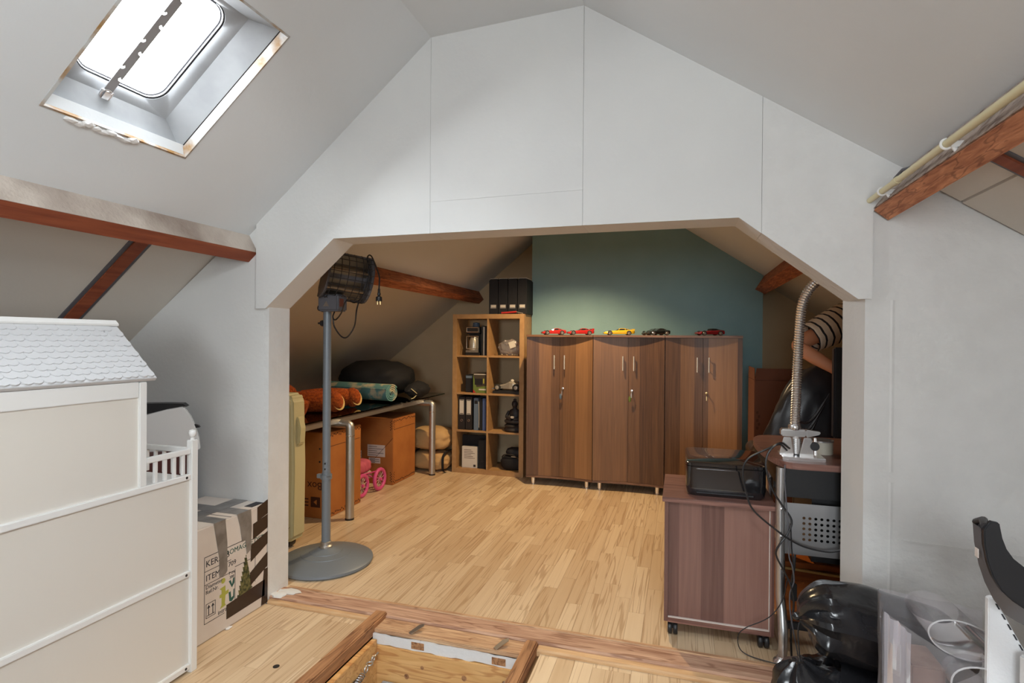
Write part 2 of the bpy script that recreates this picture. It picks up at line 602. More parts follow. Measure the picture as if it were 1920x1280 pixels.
def text(name, body, size, mat, matrix, parent, extrude=.0004):
    cu = bpy.data.curves.new(name, 'FONT')
    cu.body = body
    cu.size = size
    cu.extrude = extrude
    cu.resolution_u = 2
    tmp = bpy.data.objects.new(name, cu)
    COL.objects.link(tmp)
    dg = bpy.context.evaluated_depsgraph_get()
    me = bpy.data.meshes.new_from_object(tmp.evaluated_get(dg))
    bpy.data.objects.remove(tmp)
    bpy.data.curves.remove(cu)
    me.materials.clear()
    me.materials.append(mat)
    o = bpy.data.objects.new(name, me)
    COL.objects.link(o)
    off = Vector()
    q = parent
    while q is not None:
        off = off + Vector(q.location)
        q = q.parent
    mm = matrix.copy()
    mm.translation = mm.translation - off
    o.matrix_local = mm
    o.parent = parent
    return o


def basis(o, x, y, z=None):
    x = Vector(x).normalized()
    y = Vector(y)
    y = (y - x * y.dot(x)).normalized()
    zz = x.cross(y)
    m_ = Matrix((x, y, zz)).transposed().to_4x4()
    m_.translation = Vector(o)
    return m_


def bez(p, n=24):
    """smooth curve through points (Catmull-Rom)"""
    p = [Vector(q) for q in p]
    p = [p[0] * 2 - p[1]] + p + [p[-1] * 2 - p[-2]]
    out = []
    segs = len(p) - 3
    per = max(2, n // segs)
    for i in range(segs):
        a, b_, c, d_ = p[i:i + 4]
        for k in range(per):
            t = k / per
            out.append(.5 * ((2 * b_) + (c - a) * t + (2 * a - 5 * b_ + 4 * c - d_) * t * t + (3 * b_ - a - 3 * c + d_) * t ** 3))
    out.append(p[-2])
    return out


# ------------------------------------------------------------------ the room
LZ = lambda x: 1.980 + .831 * (x + 2.207)        # left lining
RZ = lambda x: 2.061 - .670 * (x - .797)         # right lining, front room
RBZ = lambda x: 2.407 - .675 * (x - .157)        # right lining, back room
LL = lambda x: 1.842 + .775 * (x + 2.488)        # left roof board below the purlin
LR = lambda x: 1.962 - .680 * (x - .924)         # right roof board below the purlin
TH = .05


def slope(mb, f, x0, x1, y0, y1, t=TH):
    mb.prism([(x0, f(x0)), (x1, f(x1)), (x1, f(x1) + t), (x0, f(x0) + t)], 1, y0, y1)


YB = 6.05
XA, XB = -4.35, 2.5
# floor: sub-floor and loose strips on it
mb = MB()
mb.box(XA, 2.60, -.14, XB, YB + .1, -.012)
mb.box(XA, -2.3, -.14, -1.405, 2.60, -.034)
mb.box(-.665, -2.3, -.14, XB, 2.60, -.034)
mb.box(-1.405, -2.3, -.14, -.665, 1.2, -.034)
mb.box(-1.405, 2.37, -.14, -.665, 2.60, -.06)
floor = tag(mb.build('floor', M['floor_base']), 'oak laminate floor laid in narrow strips', kind='structure')

strip_mesh = {}


def strip(x, y, l, z, w=.081):
    key = (round(l, 3), round(w, 3))
    if key not in strip_mesh:
        o = MB().box(0, 0, -.011, w - .0009, l - .0009, 0).build('floor_strip', M['strip'], floor, off=Vector())
        strip_mesh[key] = o.data
    else:
        o = bpy.data.objects.new('floor_strip', strip_mesh[key])
        COL.objects.link(o)
        o.parent = floor
    o.location = (x, y, z)


rest = MB()
Wd, Ln = .081, .60
i = 0
x = -3.0
while x < 1.3:
    y = 2.604 - random.choice((0, .15, .3, .45))
    while y < 5.6:
        a, b = max(y, 2.604), min(y + Ln, 5.6)
        if b - a > .03:
            if -2.66 < x < .66 and a < 5.35:
                strip(x, a, round((b - a) / .15) * .15 if False else b - a, 0.0)
            else:
                rest.box(x, a, -.011, x + Wd - .0009, b - .0009, 0)
        y += Ln
    x += Wd
for x0, x1, y0, y1 in ((-2.2, -1.475, 1.2, 2.445), (-.585, .7, 1.2, 2.43)):
    x = x1 - Wd
    while x > x0 - Wd:
        y = y0 - random.choice((0, .15, .3, .45))
        while y < y1:
            a, b = max(y, y0), min(y + Ln, y1)
            if b - a > .03:
                if b > 1.6 and x > -2.0:
                    strip(x, a, b - a, -.022)
                else:
                    rest.box(x, a, -.033, x + Wd - .0009, b - .0009, -.022)
            y += Ln
        x -= Wd
tag(rest.build('floor_strips_beyond', M['strip'], floor), kind='stuff')
MB().lathe([(.0001, -.021), (.014, -.0212), (.014, -.0205), (.0001, -.0205)], (-1.66, 1.99, 0), 16).build('knot_hole', M['dark_gap'], floor)

# ceiling: linings under the rafters
SK = dict(x0=-2.0, x1=-1.484, y0=1.28, y1=1.828)
mb = MB()
slope(mb, LZ, -2.31, SK['x0'], -2.3, 2.50)
slope(mb, LZ, SK['x1'], -1.161, -2.3, 2.50)
slope(mb, LZ, SK['x0'], SK['x1'], -2.3, SK['y0'])
slope(mb, LZ, SK['x0'], SK['x1'], SK['y1'], 2.50)
ceiling = tag(mb.build('ceiling', M['ceiling']), 'white painted attic ceiling folding at the ridge', kind='structure')
mb = MB()
slope(mb, lambda x: 2.848 + .0407 * (x + 1.161), -1.161, -.42, -2.3, 2.50)
mb.build('lining', M['ceiling'], ceiling)
mb = MB()
slope(mb, RZ, -.421, .812, .80, 2.50)
slope(mb, RZ, -.421, .812, -2.3, -.05)
slope(mb, RZ, -.421, -.16, -.05, .80)
slope(mb, RZ, .58, .812, -.05, .80)
mb.build('lining', M['ceiling'], ceiling)
mb = MB()
slope(mb, LZ, -2.31, -.855, 2.5, YB + .1)
mb.build('lining', M['ceiling'], ceiling)
mb = MB()
slope(mb, RBZ, -.875, .82, 2.5, YB + .1)
mb.build('lining', M['ceiling'], ceiling)
mb = MB()
slope(mb, LL, XA, -2.22, -2.3, 2.50, .04)
slope(mb, LL, XA, -2.18, 2.50, YB + .1, .04)
mb.prism([(-2.325, LZ(-2.325)), (-2.295, LZ(-2.295)), (-2.295, LL(-2.295) + .035), (-2.325, LL(-2.325) + .035)], 1, -2.3, YB + .1)
mb.build('roof_board', M['cream_board'], ceiling)
# right roof boards: separate sheets with dark open joints, a dark backing behind
ny, sl = 1 / math.hypot(1, .68), .68
for (x0, x1, y0, y1) in ((.86, .984, 2.085, 2.440), (.992, 2.5, 2.085, 2.446), (.86, .984, -2.3, 2.0), (.992, 2.5, -2.3, 2.0), (.78, 2.5, 2.50, YB + .1)):
    mb = MB()
    if y0 == 2.50:
        slope(mb, lambda x: LR(x) - .075, x0, x1, y0, y1, .015)
    else:
        slope(mb, LR, x0, x1, y0, y1, .015)
    mb.build('roof_sheet', M['cream_board'], ceiling)
mb = MB()
slope(mb, lambda x: LR(x) + .05, .76, 2.5, -2.3, YB + .1, .03)
mb.build('roof_deck', M['dark_gap'], ceiling)

# outer walls
mb = MB()
mb.prism([(XA, -.1), (XB, -.1), (XB, .95), (.8, 2.05), (-.864, 3.16), (-2.2, 2.09), (XA, LL(XA) + .03)], 1, YB, YB + .12)
tag(mb.build('wall_back', M['beige']), 'beige lit gable wall behind the shelf', kind='structure')
mb = MB()
mb.prism([(-1.508, -.1), (.734, -.1), (.734, RBZ(.734) + .03), (-.864, 3.13), (-1.508, LZ(-1.508) + .02)], 1, 5.66, YB)
tag(mb.build('wall_center', M['teal']), 'teal painted chimney breast behind the cupboards', kind='structure')
tag(MB().box(XA - .1, -2.3, -.1, XA + .25, YB, .61).build('wall_left', M['white']), kind='structure')
tag(MB().box(XB - .25, -2.3, -.1, XB + .1, YB, 1.15).build('wall_right', M['white']), kind='structure')
mb = MB()
mb.box(XA, -2.42, -.1, -.5, -2.3, 2.9)
mb.box(.7, -2.42, -.1, XB, -2.3, 2.9)
mb.box(-.5, -2.42, -.1, .7, -2.3, 1.15)
mb.box(-.5, -2.42, 2.05, .7, -2.3, 2.95)
tag(mb.build('wall_rear', M['white']), kind='structure')
w2 = MB()
for a in ((-.5, 1.15, .7, 1.19), (-.5, 2.01, .7, 2.05), (-.5, 1.15, -.46, 2.05), (.66, 1.15, .7, 2.05), (.08, 1.15, .12, 2.05)):
    w2.box(a[0], -2.40, a[1], a[2], -2.33, a[3])
fill_window = tag(w2.build('fill_window', M['white_lacquer']), kind='structure')  # unseen gable window, added to let fill daylight into the room
MB().box(-.47, -2.37, 1.18, .67, -2.362, 2.02).build('pane', M['pane'], fill_window)

# roof window in the right slope, beside the camera
w3 = MB()
for a, b, c_, e in ((-.16, -.12, -.05, .80), (.54, .58, -.05, .80), (-.12, .54, -.05, -.01), (-.12, .54, .76, .80)):
    w3.prism([(a, RZ(a) - .004), (b, RZ(b) - .004), (b, RZ(b) + .09), (a, RZ(a) + .09)], 1, c_, e)
window_3 = tag(w3.build('window_3', M['white_lacquer']), kind='structure')
MB().prism([(-.12, RZ(-.12) + .06), (.54, RZ(.54) + .06), (.54, RZ(.54) + .064), (-.12, RZ(-.12) + .064)], 1, -.01, .76).build('pane', M['pane'], window_3)

# partition wall with the chamfered opening
wm = MB()
wm.prism([(XA, -.1), (-2.111, -.1), (-2.111, 2.02), (-2.24, 2.02), (XA, LL(XA) + .03)], 1, 2.46, 2.62)
wall_middle = tag(wm.build('wall_middle', M['white']), 'white partition wall with chamfered wide opening', kind='structure')
wm = MB()
wm.prism([(.684, -.1), (XB, -.1), (XB, LR(XB) + .03), (.80, LR(.80) + .02), (.684, 2.02)], 1, 2.46, 2.62)
wm.build('pier', M['rough_white'], wall_middle)
wm = MB()
wm.prism([(.684, 2.462), (.80, 2.462), (.80, 2.62), (.647, 2.62)], 2, -.1, 1.60)
wm.build('jamb', M['white'], wall_middle)
wm = MB()
wm.prism([(-2.1095, 2.4585), (-2.1095, 2.6215), (-2.14, 2.6215), (-2.14, 2.4585)], 2, -.1, 1.57)
wm.build('jamb', M['rough_white'], wall_middle)
G = .0006
zr = lambda x: min(LZ(x), 2.848 + .0407 * (x + 1.161), RZ(x)) + .03
panels = [
    [(-2.18, 1.553), (-2.118, 1.553), (-1.70, 1.906), (-1.161 - G, 1.906), (-1.161 - G, LZ(-1.161) + .02), (-2.18, LZ(-2.18) + .03)],
    [(-1.161 + G, 1.906), (-.421 - G, 1.906), (-.421 - G, 2.063), (-1.161 + G, 2.057)],
    [(-1.161 + G, 2.0578), (-.421 - G, 2.0638), (-.421 - G, 2.90), (-1.161 + G, 2.87)],
    [(-.421 + G, 1.906), (.223, 1.904), (.309 - G, 1.836), (.309 - G, RZ(.309) + .03), (-.421 + G, RZ(-.421) + .03)],
    [(.309 + G, 1.836), (.655, 1.565), (.702, 1.565), (.702, 1.90), (.84, 1.99), (.84, RZ(.84) + .03), (.309 + G, RZ(.309) + .03)],
]
for k, P in enumerate(panels):
    MB().prism(P, 1, 2.44, 2.62).build('wall_panel', M['rough_white' if k == 4 else 'white'], wall_middle)
MB().prism([(-2.1, 1.70), (-1.68, 1.93), (.21, 1.93), (.62, 1.68), (.62, 2.1), (-.42, 2.8), (-1.16, 2.8), (-2.1, 2.0)], 1, 2.46, 2.61).build('wall_core', M['rough_white'], wall_middle)
MB().prism([(-1.5, 2.4), (-.2, 2.5), (-.2, 2.67), (-.864, 3.14), (-1.5, LZ(-1.5) + .03)], 1, 2.49, 2.60).build('wall_top', M['white'], wall_middle)
# plaster seam ridges on the right pier
for zz in ((.1, .86), (.9, 1.56)):
    MB().prism([(.768, 2.4602), (.776, 2.4578), (.786, 2.4602)], 2, zz[0], zz[1]).build('plaster_seam', M['rough_white'], wall_middle)
MB().prism([(.80, .640), (.80, .646), (1.4, .618), (1.4, .612)], 1, 2.4570, 2.4605).build('plaster_seam', M['rough_white'], wall_middle)

# timber: purlins, rafters, sill
pA, pB, pC = (-2.255, 1.965), (-2.188, 1.855), (-2.245, 1.806)
pD = (-2.32, 1.93)
trim_1 = tag(MB().prism([pB, pC, pD, pA], 1, -2.3, 2.46).build('trim_1', M['purlin']), 'red brown roof purlin along the left slope with painted side', kind='structure')
n2 = Vector((.85, 0, .53)).normalized() * .003
MB().prism([(pB[0] + .003, pB[1] + .001), (pA[0] + .003, pA[1] + .002), pA, pB], 1, -2.3, 2.459).build('painted_face', M['grime_white'], trim_1)
trim_2 = tag(MB().prism([pB, pC, pD, pA], 1, 2.62, YB - .005).build('trim_2', M['purlin_orange']), 'orange brown purlin of the back room running to the shelf', kind='structure')
q1, q2, q3, q4 = (.776, 2.06), (.665, 1.885), (.752, 1.838), (.84, 1.98)
e1, e2, e3, e4 = (.802, 2.048), (.705, 1.905), (.754, 1.864), (.90, 1.99)
trim_3 = tag(MB().prism([e2, e3, e4, e1], 1, -2.3, 2.442).build('trim_3', M['purlin_rough']), 'rough orange brown purlin under the right slope', kind='structure')
MB().prism([(e2[0] - .002, e2[1] + .006), (e1[0] - .003, e1[1]), e1, (e2[0] + .006, e2[1] + .006)], 1, -2.3, 2.441).build('painted_face', M['grime_pink'], trim_3)
tag(MB().prism([q2, q3, q4, q1], 1, 2.62, 5.658).build('trim_4', M['purlin_orange']), 'orange brown purlin end above the cupboards', kind='structure')


def rafter(name, f, x0, x1, y0, y1, mat, lab):
    mb = MB()
    mb.prism([(x0, f(x0) - .012), (x1, f(x1) - .012), (x1, f(x1) + .02), (x0, f(x0) + .02)], 1, y0, y1)
    r = tag(mb.build(name, mat), lab, kind='structure')
    for a, b in ((y0 - .022, y0), (y1, y1 + .022)):
        k = MB()
        k.prism([(x0, f(x0) - .004), (x1, f(x1) - .004), (x1, f(x1) + .02), (x0, f(x0) + .02)], 1, a, b)
        k.build('grey_fillet', M['grey_plastic'], r)


rafter('trim_5', LL, -3.45, -2.235, 1.985, 2.055, M['purlin'], 'red brown rafter below the left purlin above the dollhouse')
rafter('trim_6', LR, .865, 1.9, 2.008, 2.063, M['purlin'], 'red brown rafter below the right purlin')

# raised sill between the two floors
trim_7 = tag(MB().prism([(2.478, -.05), (2.472, .0), (2.480, .007), (2.585, .007), (2.600, .002), (2.600, -.05)], 0, -2.13, 1.1).build('trim_7', M['sill']), 'worn wooden sill beam across the opening', kind='structure')
mb = MB()
mb.prism([(2.583, .006), (2.586, .0125), (2.604, .0115), (2.608, .0)], 0, -2.08, .64)
mb.build('sill_lip', M['pale_old'], trim_7)
MB().prism([(2.445, -.034), (2.445, -.012), (2.452, -.005), (2.476, -.005), (2.476, -.034)], 0, -2.10, -1.475).build('bead', M['bead'], trim_7)
MB().prism([(2.430, -.034), (2.430, -.012), (2.438, -.005), (2.474, -.005), (2.474, -.034)], 0, -.612, .5).build('bead', M['bead'], trim_7)
mb = MB()
mb.blob((-2.07, 2.50, .006), .05, .035, .012, 2, lump=.5, freq=4, seed=3)
mb.blob((-2.03, 2.545, .006), .06, .03, .010, 2, lump=.6, freq=4, seed=5)
mb.build('plaster_crumb', M['white'], trim_7, smooth=True)

# ------------------------------------------------------------------ roof window
sv = Vector((.769, 0, .639))
sn = Vector((-.639, 0, .769))
MS = Matrix((Vector((0, 1, 0)), sv, sn)).transposed().to_4x4()      # x = along the wall, y = up the slope, z = outwards
MS.translation = Vector((-2.0, 1.28, LZ(-2.0)))
UW, VH = .548, .672


def framed(mb, i0, n0, i1, n1, i2, n2_, mat=None):
    """ring of four sides between inset i0 at height n0 and inset i1 at n1, closed by thickness"""
    def ring(i, n):
        return [Vector((i, i, n)), Vector((UW - i, i, n)), Vector((UW - i, VH - i, n)), Vector((i, VH - i, n))]
    A, B = ring(i0, n0), ring(i1, n1)
    rs = [[mb.b.verts.new(MS @ v) for v in r] for r in (A, B)]
    for k in range(4):
        mb.b.faces.new((rs[0][k], rs[0][(k + 1) % 4], rs[1][(k + 1) % 4], rs[1][k]))


window_1 = MB()
framed(window_1, 0.0, -.004, .006, .034, 0, 0)
window_1 = tag(window_1.build('window_1', M['yellow_wood']), 'tilting roof window in the left slope', kind='structure')
md = window_1.modifiers.new('thick', 'SOLIDIFY')
md.thickness = .012
md.offset = 0
mb = MB()
framed(mb, .006, .034, .009, .040, 0, 0)
mb.build('shadow_gap', M['dark_gap'], window_1)
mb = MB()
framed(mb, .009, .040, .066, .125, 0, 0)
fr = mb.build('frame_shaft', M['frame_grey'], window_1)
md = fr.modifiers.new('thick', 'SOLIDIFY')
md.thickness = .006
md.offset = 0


def rrect(i, n, r, seg=8):
    out = []
    for cx, cy, a in ((UW - i - r, VH - i - r, 0), (i + r, VH - i - r, 90), (i + r, i + r, 180), (UW - i - r, i + r, 270)):
        for k in range(seg + 1):
            t = math.radians(a + 90 * k / seg)
            out.append(Vector((cx + r * math.cos(t), cy + r * math.sin(t), n)))
    return out


def rings_mesh(name, rings, mat, par, smooth=True):
    mb = MB()
    rs = [[mb.b.verts.new(MS @ v) for v in r] for r in rings]
    n = len(rs[0])
    for A, B in zip(rs, rs[1:]):
        for k in range(n):
            mb.b.faces.new((A[k], A[(k + 1) % n], B[(k + 1) % n], B[k]))
    return mb.build(name, mat, par, smooth=smooth)


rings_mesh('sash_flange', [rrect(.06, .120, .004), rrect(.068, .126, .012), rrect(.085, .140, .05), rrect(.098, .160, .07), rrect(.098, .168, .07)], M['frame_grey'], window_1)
rings_mesh('gasket', [rrect(.098, .162, .07), rrect(.094, .165, .073), rrect(.098, .169, .07), rrect(.103, .166, .066), rrect(.098, .162, .07)], M['black'], window_1)
rings_mesh('gasket', [rrect(.104, .172, .066), rrect(.107, .170, .062), rrect(.110, .174, .06), rrect(.106, .176, .063), rrect(.104, .172, .066)], M['grey_plastic'], window_1)
mb = MB()
mb.b.faces.new([mb.b.verts.new(MS @ v) for v in rrect(.09, .180, .07)])
mb.build('pane', M['pane'], window_1)
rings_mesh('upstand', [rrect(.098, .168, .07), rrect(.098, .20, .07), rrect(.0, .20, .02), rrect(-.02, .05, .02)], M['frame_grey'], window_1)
# notched opener bar and its catch
bar = [(-.014, 0), (.014, 0)]
L, R_ = [], []
for k in range(4):
    y0 = .05 + k * .125
    R_ += [(.014, y0), (.006, y0 + .002), (.002, y0 + .010), (.006, y0 + .017), (.010, y0 + .011), (.014, y0 + .012)]
    y1 = y0 + .05
    L += [(-.014, y1), (-.006, y1 + .002), (-.002, y1 + .010), (-.006, y1 + .017), (-.010, y1 + .011), (-.014, y1 + .012)]
poly = [(-.014, 0), (.014, 0)] + R_ + [(.014, .52), (-.014, .52)] + L[::-1]
mb = MB()
mb.prism([(.225 + a * 1.15, .088 + b) for a, b in poly], 2, .112, .115, MS)
mb.build('opener_bar', M['bar_grey'], window_1)
mb = MB()
mb.torus((.225, .070, .110), .020, .0035, axis=2, n=18, k=6)
mb.tube([(.212, .045, .104), (.238, .045, .104)], .004, 6)
mb.tube([(.212, .045, .104), (.206, .085, .114)], .0035, 6)
mb.tube([(.238, .045, .104), (.246, .085, .114)], .0035, 6)
mb.box(.213, .055, .102, .237, .085, .122)
mb.xf(MS)
mb.build('catch', M['steel'], window_1)
# crumbled plaster under the window
mb = MB()
for k in range(9):
    t = k / 8
    mb.blob(MS @ Vector((.10 + .22 * t, -.012 - .006 * math.sin(k * 2.1), -.004)), .017, .024, .010, 1, lump=.6, freq=3, seed=k)
mb.build('plaster_crumb', M['white_plastic'], window_1)

# ------------------------------------------------------------------ loft hatch
hatch = thing('loft_hatch', 'open loft hatch with pine frame and springs in the front floor', 'hatch', (-1.03, 1.9, -.02))
mb = MB()
mb.prism([(1.25, -.07), (1.25, .022), (2.49, .022), (2.495, -.02), (2.44, -.07)], 0, -1.470, -1.405)
mb.build('frame_board', M['old_wood'], hatch, bevel=.006)
mb = MB()
mb.prism([(1.25, -.07), (1.25, .022), (2.455, .022), (2.46, -.02), (2.44, -.07)], 0, -.668, -.612)
mb.build('frame_board', M['old_wood'], hatch, bevel=.006)
mb = MB()
mb.box(-1.405, 2.362, -.022, -.668, 2.470, -.001)
mb.build('threshold_board', M['pale_old'], hatch, bevel=.004)
mb = MB()
random.seed(11)
pts = [(-1.405, -.062)] + [(-1.405 + .737 * k / 24, -.066 + random.uniform(-.004, .004)) for k in range(1, 24)] + [(-.668, -.062), (-.668, -.020)] + [(-.668 - .737 * k / 24, -.022 + random.uniform(-.004, .003)) for k in range(1, 24)] + [(-1.405, -.02)]
mb.prism(pts, 1, 2.352, 2.366)
mb.build('plaster_edge', M['lath'], hatch)
MB().box(-1.20, 2.3505, -.058, -1.135, 2.354, -.026).build('bare_patch', M['old_wood'], hatch)
MB().box(-.80, 2.3505, -.060, -.735, 2.354, -.028).build('bare_patch', M['old_wood'], hatch)
MB().box(-1.405, 2.345, -.45, -.668, 2.372, -.068).build('back_board', M['pine'], hatch, bevel=.002)
MB().box(-1.4045, 1.2, -.45, -1.378, 2.345, -.040).build('side_board', M['pine'], hatch, bevel=.002)
MB().box(-.695, 1.2, -.45, -.668, 2.345, -.066).build('side_board', M['pine'], hatch, bevel=.002)
MB().box(-1.405, 1.2, -.60, -.668, 2.372, -.45).build('shaft_dark', M['dark_gap'], hatch)  # near-black closing sheet, stands in for the dark depth of the shaft
for k, (xx, zz) in enumerate(((-1.14, -.135), (-.93, -.145), (-.74, -.13), (-1.22, -.19))):
    MB().lathe([(.0001, -.001), (.013 if k % 2 else .009, -.001), (.0001, -.0012)], (xx, 2.3452, zz), 10, 1).build('knot', M['old_wood'], hatch)
for xx in (-1.215, -.79):
    k = MB()
    k.prism([(-.010, 0), (.010, 0), (.016, .07), (.004, .082), (-.012, .06)], 2, 0, .003)
    k.xf(Matrix.Translation((xx, 2.365, .002)) @ Matrix.Rotation(-.55, 4, 'Z') @ Matrix.Rotation(.25, 4, 'X'))
    k.build('catch_plate', M['steel'], hatch)
MB().box(-1.405, 1.185, -.60, -.668, 1.199, -.03).build('front_board', M['pine'], hatch)
MB().box(-1.335, 1.6, -.25, -.73, 2.330, -.222).build('ladder_plate', M['frame_grey'], hatch)


def coil(mb, a, b, R, r, turns, n=9):
    a, b = Vector(a), Vector(b)
    t = (b - a).normalized()
    x = t.orthogonal().normalized()
    y = t.cross(x)
    N = turns * n
    mb.tube([a + (b - a) * (k / N) + (x * math.cos(2 * PI * k / n) + y * math.sin(2 * PI * k / n)) * R for k in range(N + 1)], r, 5)


for xx, e in ((-1.357, .0), (-.715, .0)):
    sp = MB()
    coil(sp, (xx, 2.19, -.115), (xx, 1.55, -.30), .0125, .0026, 56)
    spring = sp.build('spring', M['steel'], hatch, smooth=True)
    hk = MB()
    hk.torus((xx, 2.215, -.107), .014, .0035, axis=0, n=16, k=6)
    hk.torus((xx, 2.245, -.098), .014, .0035, axis=2, n=16, k=6)
    hk.torus((xx, 2.275, -.092), .012, .0035, axis=0, n=16, k=6)
    hk.build('hook_chain', M['galv'], spring, smooth=True)
    MB().lathe([(.0001, -.03), (.004, -.03), (.004, .02), (.0001, .02)], (xx, 2.30, -.088), 8, 1).build('screw_eye', M['galv'], spring)
MB().box(-1.372, 2.13, -.30, -1.366, 2.165, -.12).build('hinge_bar', M['black'], hatch)

# ------------------------------------------------------------------ dollhouse (seen from its back)
DX, DZ = -1.978, -.022
dh = thing('dollhouse', 'tall white wooden dollhouse with scalloped shingle roof and balcony', 'dollhouse', (-2.15, 1.2, DZ))
Y0, Y1, Y2 = .40, 1.865, 1.64
P, T = .030, .012


def dbox(name, x0, y0, z0, x1, y1, z1, m='white_lacquer', par=dh, bv=.0025):
    return MB().box(x0, y0, z0, x1, y1, z1).build(name, M[m], par, bevel=bv)


BX = DX - .40                                    # open front side, away from the camera
dbox('corner_post', DX - .022, Y1 - .022, DZ, DX + .008, Y1 + .010, .962)
dbox('corner_post', BX, Y1 - .022, DZ, BX + .03, Y1 + .010, .962)
dbox('corner_post', DX - .022, Y0 - .01, DZ, DX + .008, Y0 + .022, 1.20)
for xx in (DX - .007, BX + .015):
    MB().lathe([(.0001, .0), (.010, .0), (.010, .006), (.006, .010), (.0125, .016), (.0165, .028), (.0125, .040), (.0001, .045)], (xx, Y1 - .006, .962), 20).build('ball_finial', M['white_lacquer'], dh, smooth=True)
for z in (.797, .388, -.005):
    r = dbox('rail', DX - .016, Y0, z, DX + .006, Y1 - .022, z + .024)
    MB().lathe([(.0001, 0), (.0055, 0), (.0055, .001), (.0001, .001)], (DX + .006, Y1 - .045, z + .012), 12, 0).build('screw', M['black'], r)
for z0, z1 in ((.019, .388), (.412, .797)):
    dbox('back_panel', DX - .014, Y0, z0, DX - .006, Y1 - .022, z1, 'white_panel', bv=0)
dbox('back_panel', DX - .014, Y0, .821, DX - .006, Y2 - .028, 1.222, 'white_panel', bv=0)
dbox('upper_post', DX - .02, Y2 - .030, .821, DX + .004, Y2, 1.224)
dbox('fascia', DX - .012, Y0, 1.165, DX + .001, Y2 - .031, 1.226, 'white_lacquer')
for z in (.80, .39, .0):
    dbox('storey_floor', BX, Y0, z, DX - .0165, Y1 - .023, z + .012)
dbox('end_panel', BX + .03, Y1 - .012, DZ, DX - .023, Y1 - .004, .79, 'white_panel', bv=0)
dbox('end_panel', BX + .03, Y0 + .002, DZ, DX - .023, Y0 + .010, 1.2, 'white_panel', bv=0)
dbox('upper_end_panel', BX, Y2 - .02, .813, DX - .021, Y2 - .012, 1.222, 'white_panel', bv=0)
# balcony railings
dbox('hand_rail', DX - .014, Y2 + .0005, .905, DX + .004, Y1 - .0225, .928)
dbox('hand_rail', BX + .031, Y1 - .016, .905, DX - .0225, Y1 + .002, .928)
for k in range(4):
    yy = Y2 + .036 + k * .0425
    dbox('spindle', DX - .011, yy, .8215, DX + .001, yy + .013, .9045, bv=.001)
for k in range(7):
    xx = DX - .065 - k * .048
    dbox('spindle', xx - .006, Y1 - .013, .8125, xx + .006, Y1 - .001, .9045, bv=.001)
# roof: two boards, ridge cap, scalloped shingles on the near slope
ex, ez, rx_, rz_ = DX + .012, 1.238, DX - .212, 1.452
ry0, ry1 = Y0 - .05, 1.676
up_s = Vector((rx_ - ex, 0, rz_ - ez))
RLn = up_s.length
up_s.normalize()
nr = Vector((.69, 0, .72))
nr = (nr - up_s * nr.dot(up_s)).normalized()
mb = MB()
mb.prism([(ex, ez), (rx_, rz_), (rx_ - .004, rz_ - .014), (ex - .01, ez - .012)], 1, ry0, ry1)
roof = mb.build('roof', M['roof_white'], dh, bevel=.002)
mb = MB()
mb.prism([(rx_, rz_), (rx_ - .224, ez), (rx_ - .214, ez - .012), (rx_, rz_ - .014)], 1, ry0, ry1)
mb.build('roof', M['white_lacquer'], dh)
mb = MB()
mb.prism([(rx_ + .018, rz_ - .012), (rx_ + .020, rz_ - .004), (rx_ + .003, rz_ + .012), (rx_ - .022, rz_ - .008)], 1, ry0, ry1 + .002)
mb.build('ridge_cap', M['white_lacquer'], dh, bevel=.001)
rows, pw = 10, .066
ph = (RLn - .03) / rows
sh_mesh = None
hp = [(-.030, .040), (-.033, .022), (-.031, .010), (-.024, .003), (-.014, .000), (-.005, .003), (0, .006), (.005, .003), (.014, .0), (.024, .003), (.031, .010), (.033, .022), (.030, .040)]
for r_i in range(rows):
    yy = ry0 + .036 + (pw / 2 if r_i % 2 else 0)
    while yy < ry1 - .034:
        if sh_mesh is None:
            mb = MB()
            vs = [mb.b.verts.new((a, b_, .0052 - .0042 * (b_ / .04))) for a, b_ in hp]
            vb = [mb.b.verts.new((a * 1.06, b_ - .0012, -.0005)) for a, b_ in hp]
            mb.b.faces.new(vs)
            for k in range(len(hp)):
                k2 = (k + 1) % len(hp)
                mb.b.faces.new((vb[k], vb[k2], vs[k2], vs[k]))
            so = mb.build('shingle', M['roof_white'], roof, off=Vector())
            sh_mesh = so.data
        else:
            so = bpy.data.objects.new('shingle', sh_mesh)
            COL.objects.link(so)
            so.parent = roof
        base = Vector((ex, yy, ez)) + up_s * (.006 + r_i * ph) + nr * .0005
        mm = Matrix((Vector((0, 1, 0)), up_s, Vector((0, 1, 0)).cross(up_s))).transposed().to_4x4()
        if mm.col[2].xyz.dot(nr) < 0:
            mm = Matrix((Vector((0, -1, 0)), up_s, Vector((0, -1, 0)).cross(up_s))).transposed().to_4x4()
        mm.translation = base - Vector(dh.location)
        so.matrix_local = mm
        yy += pw
for (yy, t) in ((1.60, .82), (1.655, .28)):
    k = MB().lathe([(.0001, .004), (.003, .004), (.003, .0055), (.0001, .006)], (0, 0, 0), 8)
    k.xf(basis(Vector((ex, yy, ez)) + up_s * (RLn * t), (0, 1, 0), up_s))
    k.build('screw', M['steel'], roof)

